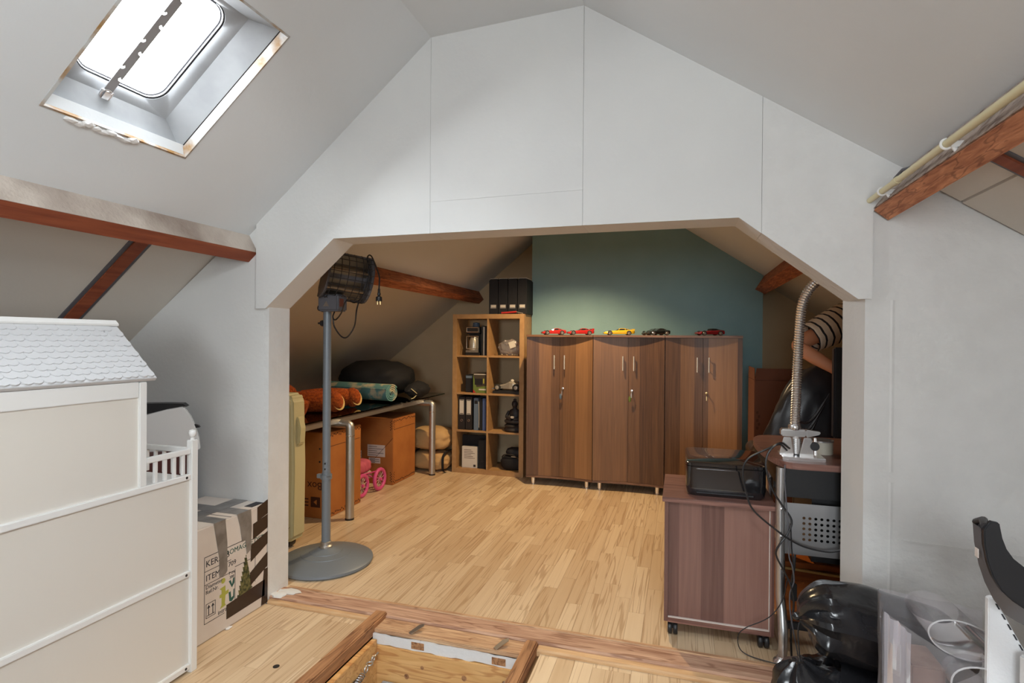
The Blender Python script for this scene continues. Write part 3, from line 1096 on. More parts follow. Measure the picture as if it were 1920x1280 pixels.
# white shell and dark red carton behind the dollhouse
dc = thing('dark_red_carton', 'dark red carton seen through the dollhouse balcony railing', 'carton', (-2.75, 2.25, -.022))
MB().box(-2.96, 2.10, -.022, -2.545, 2.42, .80).build('carton_body', M['dark_red_box'], dc, bevel=.004)
text('carton_letter', 'B', .05, M['label'], basis((-2.60, 2.0995, .725), (1, 0, 0), (0, 0, 1)), dc)
wsh = thing('printer_shell', 'white curved machine housing with black top behind the dollhouse', 'machine', (-2.6, 2.25, .80))
prof = [(-2.85, .80), (-2.447, .80), (-2.452, .86), (-2.468, .92), (-2.492, .98), (-2.525, 1.03), (-2.60, 1.018), (-2.70, .990), (-2.85, .93)]
RS = Matrix.Translation((-2.447, 2.34, 0)) @ Matrix.Rotation(.62, 4, 'Z') @ Matrix.Translation((2.447, -2.34, 0))
MB().prism(prof, 1, 2.33, 2.36).xf(RS).build('shell', M['white_plastic'], wsh, bevel=.004)
MB().prism([(-2.510, 1.030), (-2.528, 1.046), (-2.62, 1.050), (-2.85, 1.052), (-2.85, .936), (-2.70, .994), (-2.60, 1.020), (-2.53, 1.032)], 1, 2.335, 2.40).xf(RS).build('top_tray', M['black'], wsh)
MB().prism([(-2.85, .80), (-2.50, .80), (-2.52, .92), (-2.57, 1.0), (-2.85, .93)], 1, 2.3605, 2.40).xf(RS).build('inner_body', M['black'], wsh)
MB().prism([(-2.475, .935), (-2.468, .915), (-2.448, .918), (-2.455, .928)], 1, 2.335, 2.36).xf(RS).build('side_latch', M['black'], wsh)
MB().prism([(-2.86, 1.010), (-2.74, 1.034), (-2.70, 1.030), (-2.80, .995)], 1, 2.328, 2.3345).xf(RS).build('tray_window', M['white_plastic'], wsh)

# ------------------------------------------------------------------ Christmas tree carton
TX = -2.105
tb = thing('tree_carton', 'white Christmas tree carton sealed with grey and dark brown tape', 'box', (-2.3, 2.23, -.022))
tz0, tz1, ty0, ty1 = -.022, .515, 1.98, 2.452
MB().box(TX - .42, ty0, tz0, TX, ty1, tz1).build('carton_body', M['white_box'], tb, bevel=.006)
MB().box(TX - .42, 2.2, tz1 + .0001, TX - .002, 2.204, tz1 + .0009).build('flap_seam', M['ink'], tb)


def onface(name, poly, m, par=tb, x=TX, d=.0009):
    return MB().prism(poly, 0, x + .0001, x + .0001 + d).build(name, M[m], par)


# grey tape coming over the top and down the face
onface('grey_tape', [(2.092, .517), (2.162, .517), (2.175, .40), (2.176, .262), (2.165, .250), (2.128, .243), (2.126, .34)], 'tape', d=.0016)
onface('grey_tape', [(2.236, .517), (2.330, .517), (2.335, .42), (2.330, .31), (2.302, .295), (2.292, .37), (2.27, .37), (2.256, .45)], 'tape', d=.0016)
for k, a in enumerate(((TX - .40, 2.10, TX, 2.17), (TX - .40, 2.24, TX, 2.32), (TX - .22, 1.985, TX - .13, 2.45))):
    MB().box(a[0], a[1], tz1 + .0002, a[2], a[3], tz1 + .0014 + (.0009 if k == 2 else 0)).build('grey_tape', M['tape'], tb)
MB().box(TX - .07, 2.36, tz1 + .0002, TX - .02, 2.445, tz1 + .0012).build('brown_tape', M['ink'], tb)
for poly in ([(2.375, .512), (2.45, .535), (2.45, .46), (2.375, .44)], [(2.345, .435), (2.45, .455), (2.45, .385), (2.345, .355)], [(2.330, .33), (2.45, .365), (2.45, .30), (2.330, .245)],
             [(2.325, .19), (2.45, .255), (2.45, .18), (2.330, .125)], [(2.425, .17), (2.452, .17), (2.452, -.015), (2.405, -.015)], [(2.172, -.035 + .06), (2.172, .085 + .01), (2.43, .115), (2.43, .03)]):
    onface('brown_tape', poly, 'brown_tape', d=.0012)
# printed frame, words, logo and tree picture
for a in ((2.040, .372, 2.30, .375), (2.040, .305, 2.20, .3075), (2.040, .243, 2.22, .2455), (2.040, .062, 2.16, .0645), (2.040, .062, 2.0425, .375), (2.225, .075, 2.2275, .25), (2.36, .13, 2.3625, .29), (2.225, .26, 2.36, .2625)):
    MB().box(TX, a[0], a[1], TX + .0006, a[2], a[3]).build('printed_line', M['ink'], tb)


def ftext(body, y, z, size, m='ink'):
    text('printed_words', body, size, M[m], basis((TX + .0004, y, z), (0, 1, 0), (0, 0, 1)), tb)


ftext('KERSTB', 2.048, .326, .042)
ftext('ROMAGNE DST', 2.168, .334, .036, 'ink_green')
ftext('ITEM', 2.048, .260, .040)
ftext('709', 2.182, .275, .034)
ftext('Diameter', 2.048, .222, .026)
ftext('Ref.Nr.', 2.048, .198, .026)
ftext('7 cm', 2.185, .235, .020)
ftext('388', 2.190, .214, .020)
ftext('intratuin', 2.120, .070, .030, 'ink')
MB().lathe([(.0001, 0), (.013, 0), (.013, .0006), (.0001, .0006)], (TX, 2.152, .222), 16, 0).build('logo_dot', M['logo_lime'], tb)
onface('logo_stem', [(2.130, .190), (2.165, .195), (2.166, .165), (2.185, .168), (2.185, .150), (2.166, .148), (2.162, .110), (2.168, .098), (2.132, .094), (2.142, .108), (2.142, .145), (2.130, .146), (2.130, .160), (2.142, .163), (2.142, .180)], 'logo_lime', d=.0006)
onface('logo_v', [(2.186, .205), (2.198, .207), (2.207, .182), (2.214, .211), (2.222, .212), (2.222, .185), (2.206, .168)], 'ink_green', d=.0006)
onface('logo_u', [(2.186, .150), (2.198, .152), (2.202, .118), (2.214, .122), (2.216, .155), (2.222, .156), (2.222, .112), (2.205, .100), (2.190, .106)], 'ink_green', d=.0006)
for yy in (2.066, 2.090):
    onface('arrow', [(yy - .002, .098), (yy + .002, .098), (yy + .002, .130), (yy + .009, .130), (yy, .145), (yy - .009, .130), (yy - .002, .130)], 'ink', d=.0006)
for a in ((2.050, .085, 2.106, .0875), (2.050, .150, 2.106, .1525), (2.050, .085, 2.0525, .1525), (2.1035, .085, 2.106, .1525), (2.056, .094, 2.10, .097)):
    MB().box(TX, a[0], a[1], TX + .0006, a[2], a[3]).build('printed_line', M['ink'], tb)
tree = [(2.240, .098)]
for k in range(9):
    t = k / 8
    tree += [(2.242 + .045 * t, .105 + .17 * t + .008), (2.252 + .045 * t, .105 + .17 * t + .004)]
tree += [(2.296, .295)]
for k in range(9):
    t = 1 - k / 8
    tree += [(2.335 - .033 * t, .108 + .17 * t + .012), (2.345 - .045 * t, .112 + .17 * t)]
tree += [(2.30, .095)]
onface('tree_picture', tree, 'print_tree', d=.0005)
MB().blob((TX + .008, 2.18, -.018), .012, .022, .004, 1).build('paper_scrap', M['white_plastic'], tb)

# ------------------------------------------------------------------ patio heater
HC = Vector((-2.109, 2.969, 0))
ht = thing('patio_heater', 'grey standing patio heater with round base behind the left pier', 'heater', HC)
MB().lathe([(.0001, .002), (.280, .002), (.287, .010), (.285, .022), (.270, .030), (.15, .058), (.148, .061), (.10, .072), (.098, .075), (.055, .088), (.045, .094), (.0001, .094)], HC, 56).build('base', M['grey_paint'], ht, smooth=True)
MB().lathe([(.040, .090), (.040, .104), (.032, .112), (.032, .130), (.029, .132)], HC, 28).build('base_collar', M['galv'], ht, smooth=True)
MB().lathe([(.0001, .1), (.027, .1), (.027, .56), (.0001, .56)], HC, 24).build('lower_pole', M['grey_paint'], ht, smooth=True)
MB().lathe([(.0001, .56), (.0245, .56), (.0245, 1.575), (.0001, 1.575)], HC, 24).build('upper_pole', M['grey_paint'], ht, smooth=True)
mb = MB()
mb.lathe([(.028, .52), (.0345, .52), (.0345, .548), (.028, .548)], HC, 24)
mb.box(HC.x - .062, HC.y - .012, .522, HC.x - .028, HC.y + .012, .546)
mb.tube([(HC.x + .02, HC.y - .025, .54), (HC.x + .055, HC.y - .03, .55)], .004, 6)
cl = mb.build('clamp_collar', M['grey_paint'], ht, smooth=True)
for z in (.585, .62):
    MB().lathe([(.0001, 0), (.005, 0), (.005, .003), (.0001, .003)], (HC.x + .008, HC.y - .028, z), 10, 1).build('bolt', M['black'], ht)
# bracket, switch box, knob
MB().box(HC.x - .040, HC.y - .012, 1.56, HC.x - .016, HC.y + .03, 1.90).build('bracket', M['black'], ht, bevel=.003)
sb = MB().box(HC.x - .028, HC.y - .062, 1.562, HC.x + .115, HC.y + .045, 1.665).build('switch_box', M['grey_plastic'], ht, bevel=.01)
MB().box(HC.x + .1145, HC.y - .045, 1.590, HC.x + .120, HC.y - .005, 1.640).build('rocker_switch', M['switch'], sb, bevel=.002)
k = MB().prism([(-.022, 0), (.022, 0), (0, .032)], 1, 0, .002)
k.xf(Matrix.Translation((HC.x + .035, HC.y - .0645, 1.592)))
k.build('warning_mark', M['galv'], sb)
mb = MB()
mb.lathe([(.0001, 0), (.006, 0), (.006, .022), (.018, .022), (.02, .03), (.018, .042), (.0001, .042)], (HC.x - .066, HC.y, 1.49), 8, 0)
mb.build('clamp_knob', M['black'], ht, smooth=True)
MB().lathe([(.0001, 0), (.018, 0), (.02, .012), (.012, .022), (.0001, .022)], (HC.x - .062, HC.y, 1.585), 8, 0).build('tilt_knob', M['black'], ht, smooth=True)
# head: bulging grille between two end caps
ax = Vector((.60, .78, -.10)).normalized()
ch = Vector((.46, .02, .80))
ch = (ch - ax * ch.dot(ax)).normalized()
bl = ch.cross(ax).normalized()
if bl.z > 0:
    bl = -bl
HP = Vector((HC.x - .035, HC.y - .05, 1.655))
HL, HCh, HB = .28, .30, .12


def hp_(t, s, k=1.0):
    """t along the chord 0..1, s along the length 0..1"""
    a = PI * t
    return HP + ax * (s * HL) + ch * (HCh * (.5 - .5 * math.cos(a))) + bl * (HB * k * math.sin(a))


cap_prof = [hp_(t / 14, 0) for t in range(15)]
mb = MB()
mb.loft([[p_ - ax * .004 for p_ in cap_prof], [p_ + ax * .010 for p_ in cap_prof]])
head = mb.build('end_cap', M['grey_plastic'], ht)
mb = MB()
mb.loft([[p_ + ax * (HL - .012) for p_ in cap_prof], [p_ + ax * HL for p_ in cap_prof]])
mb.build('end_cap', M['grey_plastic'], ht)
# back shell and reflector
mb = MB()
sh0 = [hp_(0, 0), hp_(0, 0) - bl * .03 + ch * .05, hp_(1, 0) - bl * .03 - ch * .05, hp_(1, 0), hp_(1, 0) + bl * .01, hp_(0, 0) + bl * .01]
mb.loft([sh0, [p_ + ax * HL for p_ in sh0]])
mb.build('back_shell', M['grey_plastic'], ht)
mb = MB()
rf = [hp_(.12, 0, .25), hp_(.3, 0, .12), hp_(.5, 0, .08), hp_(.7, 0, .12), hp_(.88, 0, .25)]
mb.loft([[p_ + ax * .012 for p_ in rf], [p_ + ax * (HL - .014) for p_ in rf]], closed=False)
mb.build('reflector', M['element'], ht)
for t in (.36, .62):
    MB().tube([hp_(t, .06, .5), hp_(t, .94, .5)], .010, 10).build('heating_tube', M['heat_tube'], ht, smooth=True)
mb = MB()
for k in range(1, 11):
    mb.tube([hp_(k / 11, .02), hp_(k / 11, .98)], .0024, 5)
for s in [.16 * q + .1 for q in range(6)]:
    mb.tube([hp_(t / 14, s) for t in range(15)], .0024, 5)
tag(mb.build('grille_wires', M['black'], ht), kind=None)
for z0, z1 in ((.0, .035), (.965, 1.0)):
    mb = MB()
    mb.loft([[hp_(t / 14, z0) for t in range(15)] + [hp_(t / 14, z0, .9) for t in range(14, -1, -1)], [hp_(t / 14, z1) for t in range(15)] + [hp_(t / 14, z1, .9) for t in range(14, -1, -1)]])
    mb.build('grille_rim', M['grey_plastic'], ht)
# cord looped over the head, with its plug
A = HC + Vector((.065, -.02, 1.56))
cord = bez([A, A + Vector((.002, -.02, -.035)), A + Vector((.03, -.03, -.05)), A + Vector((.09, -.06, -.01)), A + Vector((.15, -.10, .06)),
            hp_(.08, .80, 1.06), hp_(.35, .84, 1.06), hp_(.65, .86, 1.06), hp_(.97, .86, 1.1), hp_(1.0, .93, 0) + Vector((.01, 0, .012)), HC + Vector((.315, .05, 1.83)), HC + Vector((.352, .02, 1.77)), HC + Vector((.362, .0, 1.70))], 110)
cdo = MB().tube(cord, .0045, 6).build('cord', M['black'], ht, smooth=True)
loop = bez([A + Vector((.003, -.02, -.03)), A + Vector((.02, -.03, -.09)), A + Vector((.075, -.04, -.15)), A + Vector((.125, -.05, -.155)), A + Vector((.18, -.06, -.09)), A + Vector((.20, -.07, .0)), hp_(.02, .92, 1.0)], 60)
MB().tube(loop, .0045, 6).build('cord', M['black'], ht, smooth=True)
pl = HC + Vector((.362, .0, 1.70))
mb = MB()
mb.lathe([(.0045, 0), (.007, -.004), (.0075, -.025), (.010, -.030), (.010, -.040), (.007, -.046), (.018, -.052), (.019, -.075), (.017, -.078), (.0001, -.078)], pl, 14)
pg = mb.build('plug', M['black'], cdo, smooth=True)
for e in (-.0095, .0095):
    MB().lathe([(.0001, -.078), (.0026, -.078), (.0026, -.098), (.0001, -.098)], pl + Vector((e, 0, 0)), 8).build('plug_pin', M['brass'], cdo)

# ------------------------------------------------------------------ glass table and what is on and under it
ZT = .80
gt = thing('glass_table', 'long glass topped table on brushed steel tube legs along the left eaves', 'table', (-2.9, 4.4, 0))
MB().box(-3.42, 3.22, ZT - .012, -2.50, 4.70, ZT).build('glass_top', M['glass_table'], gt, bevel=.002)
MB().box(-3.42, 4.72, ZT - .012, -2.48, 5.62, ZT).build('glass_top', M['glass_table'], gt, bevel=.002)
MB().box(-2.56, 3.24, ZT - .060, -2.515, 5.30, ZT - .016).build('rail', M['galv'], gt, bevel=.004)
MB().box(-3.16, 3.24, ZT - .060, -3.115, 5.30, ZT - .016).build('rail', M['galv'], gt, bevel=.004)
for yy in (3.72, 5.20):
    zt = .735
    mb = MB()
    arc = [(-3.24, yy, .03), (-3.24, yy, zt - .028), (-3.236, yy, zt - .010), (-3.22, yy, zt), (-2.452, yy, zt), (-2.436, yy, zt - .010), (-2.432, yy, zt - .028), (-2.432, yy, .012)]
    mb.tube(arc, .033, 18)
    lg = mb.build('leg_frame', M['galv'], gt, smooth=True)
    for xx in (-3.24, -2.432):
        MB().lathe([(.0001, 0), (.034, 0), (.034, .014), (.0001, .014)], (xx, yy, 0), 18).build('foot_cap', M['black'], lg)
        MB().lathe([(.0335, zt - .09), (.0345, zt - .09), (.0345, zt - .083), (.0335, zt - .083)], (xx, yy, 0), 18).build('joint_ring', M['chrome'], lg)
# plush animal lying on the table
pt = thing('plush_bear', 'orange brown plush bear lying on the glass table, tan soles showing', 'toy', (-2.85, 3.75, ZT))
mb = MB()
mb.blob((-3.06, 3.62, ZT + .128), .17, .20, .125, 3, lump=.10, freq=3, seed=1, squash=-.127)
mb.build('body', M['plush'], pt, smooth=True)
mb = MB()
mb.blob((-3.16, 3.40, ZT + .135), .14, .13, .13, 3, lump=.06, freq=3, seed=4, squash=-.134)
bh = mb.build('head', M['plush'], pt, smooth=True)
for e in (-.1, .1):
    MB().blob((-3.16 + e, 3.36, ZT + .23), .045, .03, .045, 2).build('ear', M['plush'], bh, smooth=True)
MB().blob((-3.18, 3.285, ZT + .12), .06, .05, .05, 2).build('muzzle', M['sole'], bh, smooth=True)
for (x0, y0, x1, y1, rr) in ((-3.02, 3.70, -2.665, 3.86, .082), (-3.08, 3.98, -2.72, 4.20, .078)):
    mb = MB()
    mb.tube([(x0 + (x1 - x0) * t, y0 + (y1 - y0) * t, ZT + .087) for t in [q / 10 for q in range(11)]], [rr * (.7 + .35 * math.sin(.4 + 2.2 * q / 10)) for q in range(11)], 18)
    lg = mb.build('leg', M['plush'], pt, smooth=True)
    mb = MB()
    mb.blob((x1 + .006, y1 - .02, ZT + .086), .078, .055, .083, 3, lump=.05, squash=-.085)
    mb.build('foot', M['plush'], lg, smooth=True)
    k = MB().lathe([(.0001, .012), (.045, .009), (.066, .0), (.06, -.012), (.0001, -.02)], (0, 0, 0), 22)
    k.xf(basis((x1 + .045, y1 - .015, ZT + .086), (.30, .88, 0), (-.30, .1, .9)) @ Matrix.Diagonal((.85, 1.05, 1, 1)))
    k.build('sole', M['sole'], lg, smooth=True)
MB().tube([(-2.96, 3.48, ZT + .12), (-2.84, 3.52, ZT + .1), (-2.72, 3.58, ZT + .062)], [.06, .065, .055], 14).build('arm', M['plush'], pt, smooth=True)
# rolled rug
rg = thing('rolled_rug', 'rolled teal and sand patterned rug lying on the glass table', 'rug', (-2.8, 4.4, ZT))
d0 = Vector((.985, -.17, 0)).normalized()
E0 = Vector((-2.555, 4.585, ZT + .090))
sx = Vector((-.17, -.985, 0)).normalized()
mb = MB()
sp_o, N = [], 90
for k in range(N + 1):
    a = 2 * PI * 3.4 * k / N
    rad = .022 + .062 * k / N
    sp_o.append((rad * math.cos(a) * 1.05, rad * math.sin(a) * .95, rad))
th = .011
outer = [(x * (r + th / 2) / r, z * (r + th / 2) / r) for x, z, r in sp_o]
inner = [(x * (r - th / 2) / r, z * (r - th / 2) / r) for x, z, r in sp_o]
ring0 = [E0 + sx * x + Vector((0, 0, z)) for x, z in outer + inner[::-1]]
ring1 = [p_ - d0 * .80 for p_ in ring0]
vs0 = [mb.b.verts.new(p_) for p_ in ring0]
vs1 = [mb.b.verts.new(p_) for p_ in ring1]
nn = len(vs0)
for k in range(nn):
    mb.b.faces.new((vs0[k], vs0[(k + 1) % nn], vs1[(k + 1) % nn], vs1[k]))
for vs in (vs0, vs1):
    for k in range(N):
        mb.b.faces.new((vs[k], vs[k + 1], vs[nn - 2 - k], vs[nn - 1 - k]))
mb.build('roll', M['rug'], rg, smooth=True)
mb = MB()
mb.tube([E0 + sx * (.085 * math.cos(.5)) * (1 + .0 * k) + Vector((0, 0, .085 * math.sin(.5))) - d0 * (k * .199) for k in range(5)], .007, 6)
mb.build('edge_binding', M['rug'], rg, smooth=True)
# black bags
bb = thing('black_sack', 'large black plastic sack lying on the far end of the glass table', 'bag', (-2.85, 4.75, ZT))
mb = MB()
mb.blob((-3.02, 5.12, ZT + .185), .37, .34, .185, 4, lump=.10, freq=2.6, seed=9, p=2.4, squash=-.182)
mb.build('sack_body', M['black_fabric'], bb, smooth=True)
b2 = thing('black_pouch', 'small black pouch with light cord resting before the black sack', 'bag', (-2.55, 5.1, ZT))
mb = MB()
mb.blob((-2.53, 5.06, ZT + .085), .115, .22, .085, 3, lump=.12, freq=3, seed=4, p=1.6, squash=-.083)
mb.build('pouch_body', M['black_fabric'], b2, smooth=True)
MB().tube(bez([(-2.50, 4.86, ZT + .11), (-2.47, 4.9, ZT + .07), (-2.475, 4.93, ZT + .05), (-2.49, 4.9, ZT + .02), (-2.50, 4.86, ZT + .012)], 16), .004, 6).build('cord', M['cream'], b2)

# cream case leaning by the pier
cs = thing('cream_case', 'tall cream hard shell case on small wheels behind the left pier', 'suitcase', (-2.6, 3.05, 0))
mb = MB()
mb.prism([(-2.86, .08), (-2.84, .045), (-2.455, .045), (-2.418, .075), (-2.412, .55), (-2.424, .99), (-2.455, 1.028), (-2.83, 1.028), (-2.86, .99)], 1, 3.04, 3.18)
mb.build('shell', M['cream'], cs, bevel=.018, seg=3)
MB().prism([(-2.42, .68), (-2.396, .70), (-2.390, .80), (-2.406, .87), (-2.42, .88)], 1, 3.08, 3.14).build('handle', M['cream'], cs, bevel=.006)
for xx in (-2.79, -2.50):
    MB().lathe([(.0001, -.03), (.034, -.03), (.036, 0), (.034, .03), (.0001, .03)], (xx, 3.11, .036), 18, 1).build('wheel', M['black'], cs)
for (x0, z0, x1, z1) in ((-2.50, .70, -2.475, .74), (-2.49, .52, -2.465, .55), (-2.48, .11, -2.435, .16)):
    MB().tube([(x0, 3.0395, z0), (x1, 3.0395, z1)], .0015, 5).build('scratch', M['ink'], cs)

# brown moving cartons


def carton(lab, x0, x1, y0, y1, z1, seed):
    t = thing('moving_carton', lab, 'box', ((x0 + x1) / 2, (y0 + y1) / 2, 0))
    MB().box(x0, y0, 0, x1, y1, z1).build('carton_body', M['carton'], t, bevel=.004)
    rnd = random.Random(seed)
    mb = MB()
    for k in range(22):                      # zigzag print round the edges of the right side and the front
        yy = y0 + (y1 - y0) * (k + .5) / 22
        for zz in (.018 + .016 * rnd.random(), z1 - .02 - .016 * rnd.random()):
            mb.box(x1, yy - .006, zz - .006, x1 + .0007, yy + .006, zz + .006)
    for k in range(8):
        for zz in (.03 + k * .012, z1 - .03 - k * .012):
            mb.box(x1, y0 + .01 + .012 * (k % 2), zz, x1 + .0007, y0 + .02 + .012 * (k % 2), zz + .008)
            mb.box(x1 - .02 - .012 * (k % 2), y0 - .0007, zz, x1 - .01 - .012 * (k % 2), y0, zz + .008)
    mb.build('zigzag_print', M['carton_ink'], t)
    MB().box(x1, y0 + .02, z1 * .83, x1 + .0008, y1 - .02, z1 * .83 + .004).build('fold_line', M['carton_ink'], t)
    return t


ca = carton('brown moving carton under the near end of the glass table, printed upside down', -3.06, -2.60, 3.66, 4.14, .665, 1)
text('printed_words', 'Box 1', .085, M['carton_ink'], basis((-2.635, 3.6593, .28), (-1, 0, 0), (0, 0, -1)), ca)
MB().box(-2.74, 3.6592, .085, -2.655, 3.660, .165).build('printed_block', M['carton_ink'], ca)
MB().prism([(-2.715, .125), (-2.685, .105), (-2.685, .145)], 1, 3.6586, 3.6592).build('printed_arrow', M['carton'], ca)
for k in range(3):
    MB().box(-2.86, 3.6592, .09 + k * .025, -2.76, 3.660, .10 + k * .025).build('printed_line', M['carton_ink'], ca)
for k in range(2):
    MB().lathe([(.0001, -.001), (.008, -.001), (.008, .0), (.0001, .0)], (-2.66, 3.66, .44 + k * .1), 10, 1).build('punch_hole', M['dark_gap'], ca)
cbx = carton('brown moving carton with paper labels under the far half of the glass table', -3.1, -2.61, 4.71, 5.17, .635, 2)
for a in ((-2.885, .262, -2.695, .375), (-2.87, .198, -2.745, .25), (-2.99, .24, -2.95, .31)):
    lb = MB().box(a[0], 4.7085, a[1], a[2], 4.7095, a[3]).build('label', M['label'], cbx)
    for k in range(5):
        z = a[1] + (a[3] - a[1]) * (k + .6) / 5.6
        xe = a[0] + (a[2] - a[0]) * (.92 if k % 2 else .55)
        MB().box(a[0] + .012, 4.7080, z, xe, 4.7085, z + .004).build('label_print', M['ink'], lb)
MB().tube([(-2.61, 4.7085, .45), (-2.80, 4.7085, .25)], .0018, 5).build('tape_line', M['carton_ink'], cbx)

# doll's pram between the cartons
pr = thing('doll_pram', 'pink doll pram with spoked pink wheels between the cartons', 'toy pram', (-2.72, 4.42, 0))


def pwheel(c, R, name='wheel'):
    w = MB().torus(c, R - .017, .017, axis=0, n=30, k=10).build(name, M['pink'], pr, smooth=True)
    mb = MB()
    for k in range(10):
        a = 2 * PI * k / 10 + .2
        mb.tube([Vector(c), Vector(c) + Vector((0, math.cos(a), math.sin(a))) * (R - .03)], .0035, 5)
    mb.build('spokes', M['pink_print'], w)
    MB().lathe([(.0001, -.02), (.014, -.02), (.014, .02), (.0001, .02)], c, 12, 0).build('hub', M['pink'], w)


pwheel((-2.64, 4.52, .105), .105)
pwheel((-2.66, 4.255, .105), .105)
pwheel((-2.92, 4.56, .105), .105)
pwheel((-2.94, 4.29, .105), .105)
for e in (-2.68, -2.90):
    MB().tube([(e, 4.52, .105), (e - .02, 4.39, .17), (e - .02, 4.26, .105)], .006, 6).build('chassis_rod', M['pink'], pr)
    MB().tube([(e, 4.54, .17), (e - .02, 4.24, .19)], .006, 6).build('chassis_rod', M['pink'], pr)
mb = MB()
mb.blob((-2.79, 4.35, .24), .10, .16, .06, 3, p=4)
mb.build('seat_cloth', M['pink_cloth'], pr, smooth=True)
mb = MB()
mb.blob((-2.79, 4.36, .150), .095, .16, .042, 3, p=5)
mb.build('basket', M['pink_print'], pr, smooth=True)
MB().tube([(-2.71, 4.26, .26), (-2.71, 4.19, .42), (-2.87, 4.19, .42), (-2.87, 4.26, .26)], .008, 8).build('handle', M['pink'], pr)

# rolled beige bedding in the corner
for k, (z0, hh, s) in enumerate(((.012, .19, 3), (.222, .235, 8))):
    t = thing('bedding_roll', ('lower rolled beige bedding with black strap beside the shelf', 'upper rolled beige bedding stacked beside the shelf')[k], 'bedding', (-2.54, 5.42, z0), 'beige bedding in the corner')
    mb = MB()
    mb.blob((-2.545, 5.44, z0 + hh / 2), .215, .165, hh / 2, 4, lump=.09, freq=3.5, seed=s, p=3.2)
    mb.build('bundle', M['bedding'], t, smooth=True)
    if k == 0:
        for xx in (-2.70, -2.36):
            mb = MB()
            ring = [(5.44 + .172 * math.copysign(abs(math.cos(a)) ** .6, math.cos(a)), .105 + .108 * math.copysign(abs(math.sin(a)) ** .6, math.sin(a))) for a in [2 * PI * q / 28 for q in range(28)]]
            mb.loft([[(xx, y, z) for y, z in ring], [(xx + .028, y, z) for y, z in ring]], cap=False)
            mb.build('strap', M['black_fabric'], t, smooth=True)

# ------------------------------------------------------------------ cube shelf
SX0, SX1, SY0, SY1, SH = -2.290, -1.512, 5.38, 5.70, 1.655
sh = thing('cube_shelf', 'birch coloured open cube shelf two cells wide and four high', 'shelf', (-1.9, 5.54, 0))
FR, IN = .048, .018


def sbox(name, a):
    return MB().box(*a).build(name, M['birch'], sh, bevel=.0015)


sbox('side_panel', (SX0, SY0, 0, SX0 + FR, SY1, SH))
sbox('side_panel', (SX1 - FR, SY0, 0, SX1, SY1, SH))
sbox('top_board', (SX0 + FR, SY0, SH - FR, SX1 - FR, SY1, SH))
sbox('bottom_board', (SX0 + FR, SY0, 0, SX1 - FR, SY1, FR))
SZ = [FR] + [FR + (SH - 2 * FR) * k / 4 for k in (1, 2, 3)]
SXM = (SX0 + SX1) / 2
for k in (1, 2, 3):
    for a, b in ((SX0 + FR, SXM - IN / 2), (SXM + IN / 2, SX1 - FR)):
        sbox('shelf_board', (a, SY0 + .003, SZ[k] - IN / 2, b, SY1, SZ[k] + IN / 2))
sbox('divider', (SXM - IN / 2, SY0 + .002, FR, SXM + IN / 2, SY1, SH - FR))
z1, z2, z3, z4 = SZ[0], SZ[1] + IN / 2, SZ[2] + IN / 2, SZ[3] + IN / 2
# coffee maker
cm = thing('coffee_maker', 'black and chrome coffee maker in the top left shelf cell', 'coffee maker', (-2.09, 5.5, z4))
MB().box(-2.165, 5.42, z4, -2.005, 5.60, z4 + .03).build('base', M['black'], cm, bevel=.006)
MB().box(-2.16, 5.52, z4 + .03, -2.01, 5.60, z4 + .30).build('column', M['black'], cm, bevel=.006)
MB().box(-2.16, 5.43, z4 + .225, -2.01, 5.52, z4 + .30).build('brew_head', M['black'], cm, bevel=.01)
mb = MB()
for (a, b) in ((z4 + .235, z4 + .29), (z4 + .06, z4 + .20)):
    mb.tube([(-2.15, 5.424, a + .01), (-2.15, 5.424, b), (-2.02, 5.424, b), (-2.02, 5.424, a + .01), (-2.15, 5.424, a + .01)], .005, 6)
mb.box(-2.155, 5.415, z4 + .03, -2.015, 5.425, z4 + .055)
mb.build('chrome_trim', M['chrome'], cm)
MB().lathe([(.0001, .04), (.045, .04), (.052, .08), (.05, .15), (.036, .19), (.0001, .19)], (-2.085, 5.47, z4), 20).build('jug', M['silver_plastic'], cm, smooth=True)
MB().lathe([(.0001, .0), (.04, .0), (.035, .045), (.0001, .05)], (-2.09, 5.55, z4 + .30), 16).build('filler_lid', M['blue_grey'], cm, smooth=True)
# thin books beside it
for k, (w, h, m_) in enumerate(((.018, .31, 'navy'), (.014, .30, 'paper'), (.018, .305, 'navy'), (.014, .295, 'brown_print'))):
    x = -1.988 + sum((.018, .014, .018, .014)[:k]) + k * .003
    tag(MB().box(x, 5.43, z4, x + w, 5.62, z4 + h).build('book', M[m_], None, bevel=.002), ('first thin book beside the coffee maker, dark spine', 'pale spined thin book beside the coffee maker', 'dark thin book just right of the pale spined one', 'brown thin book against the shelf divider')[k], 'book', 'thin books in the top left cell')
# clear bag of parts
cbg = thing('parts_bag', 'clear plastic bag with white label in the top right shelf cell', 'bag', (-1.70, 5.5, z4))
mb = MB()
mb.blob((-1.70, 5.50, z4 + .085), .115, .07, .083, 3, lump=.28, freq=3.2, seed=21)
mb.build('bag_film', M['film'], cbg)
MB().box(-1.685, 5.425, z4 + .085, -1.62, 5.4265, z4 + .15).xf(Matrix.Translation((-1.65, 5.42, z4 + .12)) @ Matrix.Rotation(-.35, 4, 'Y') @ Matrix.Translation((1.65, -5.42, -z4 - .12))).build('label', M['paper'], cbg)
mb = MB()
for k in range(7):
    mb.blob((-1.77 + .027 * k, 5.47 + .02 * (k % 2), z4 + .014), .014, .02, .011, 1, lump=.3, seed=k)
mb.build('small_parts', M['silver_plastic'], cbg)
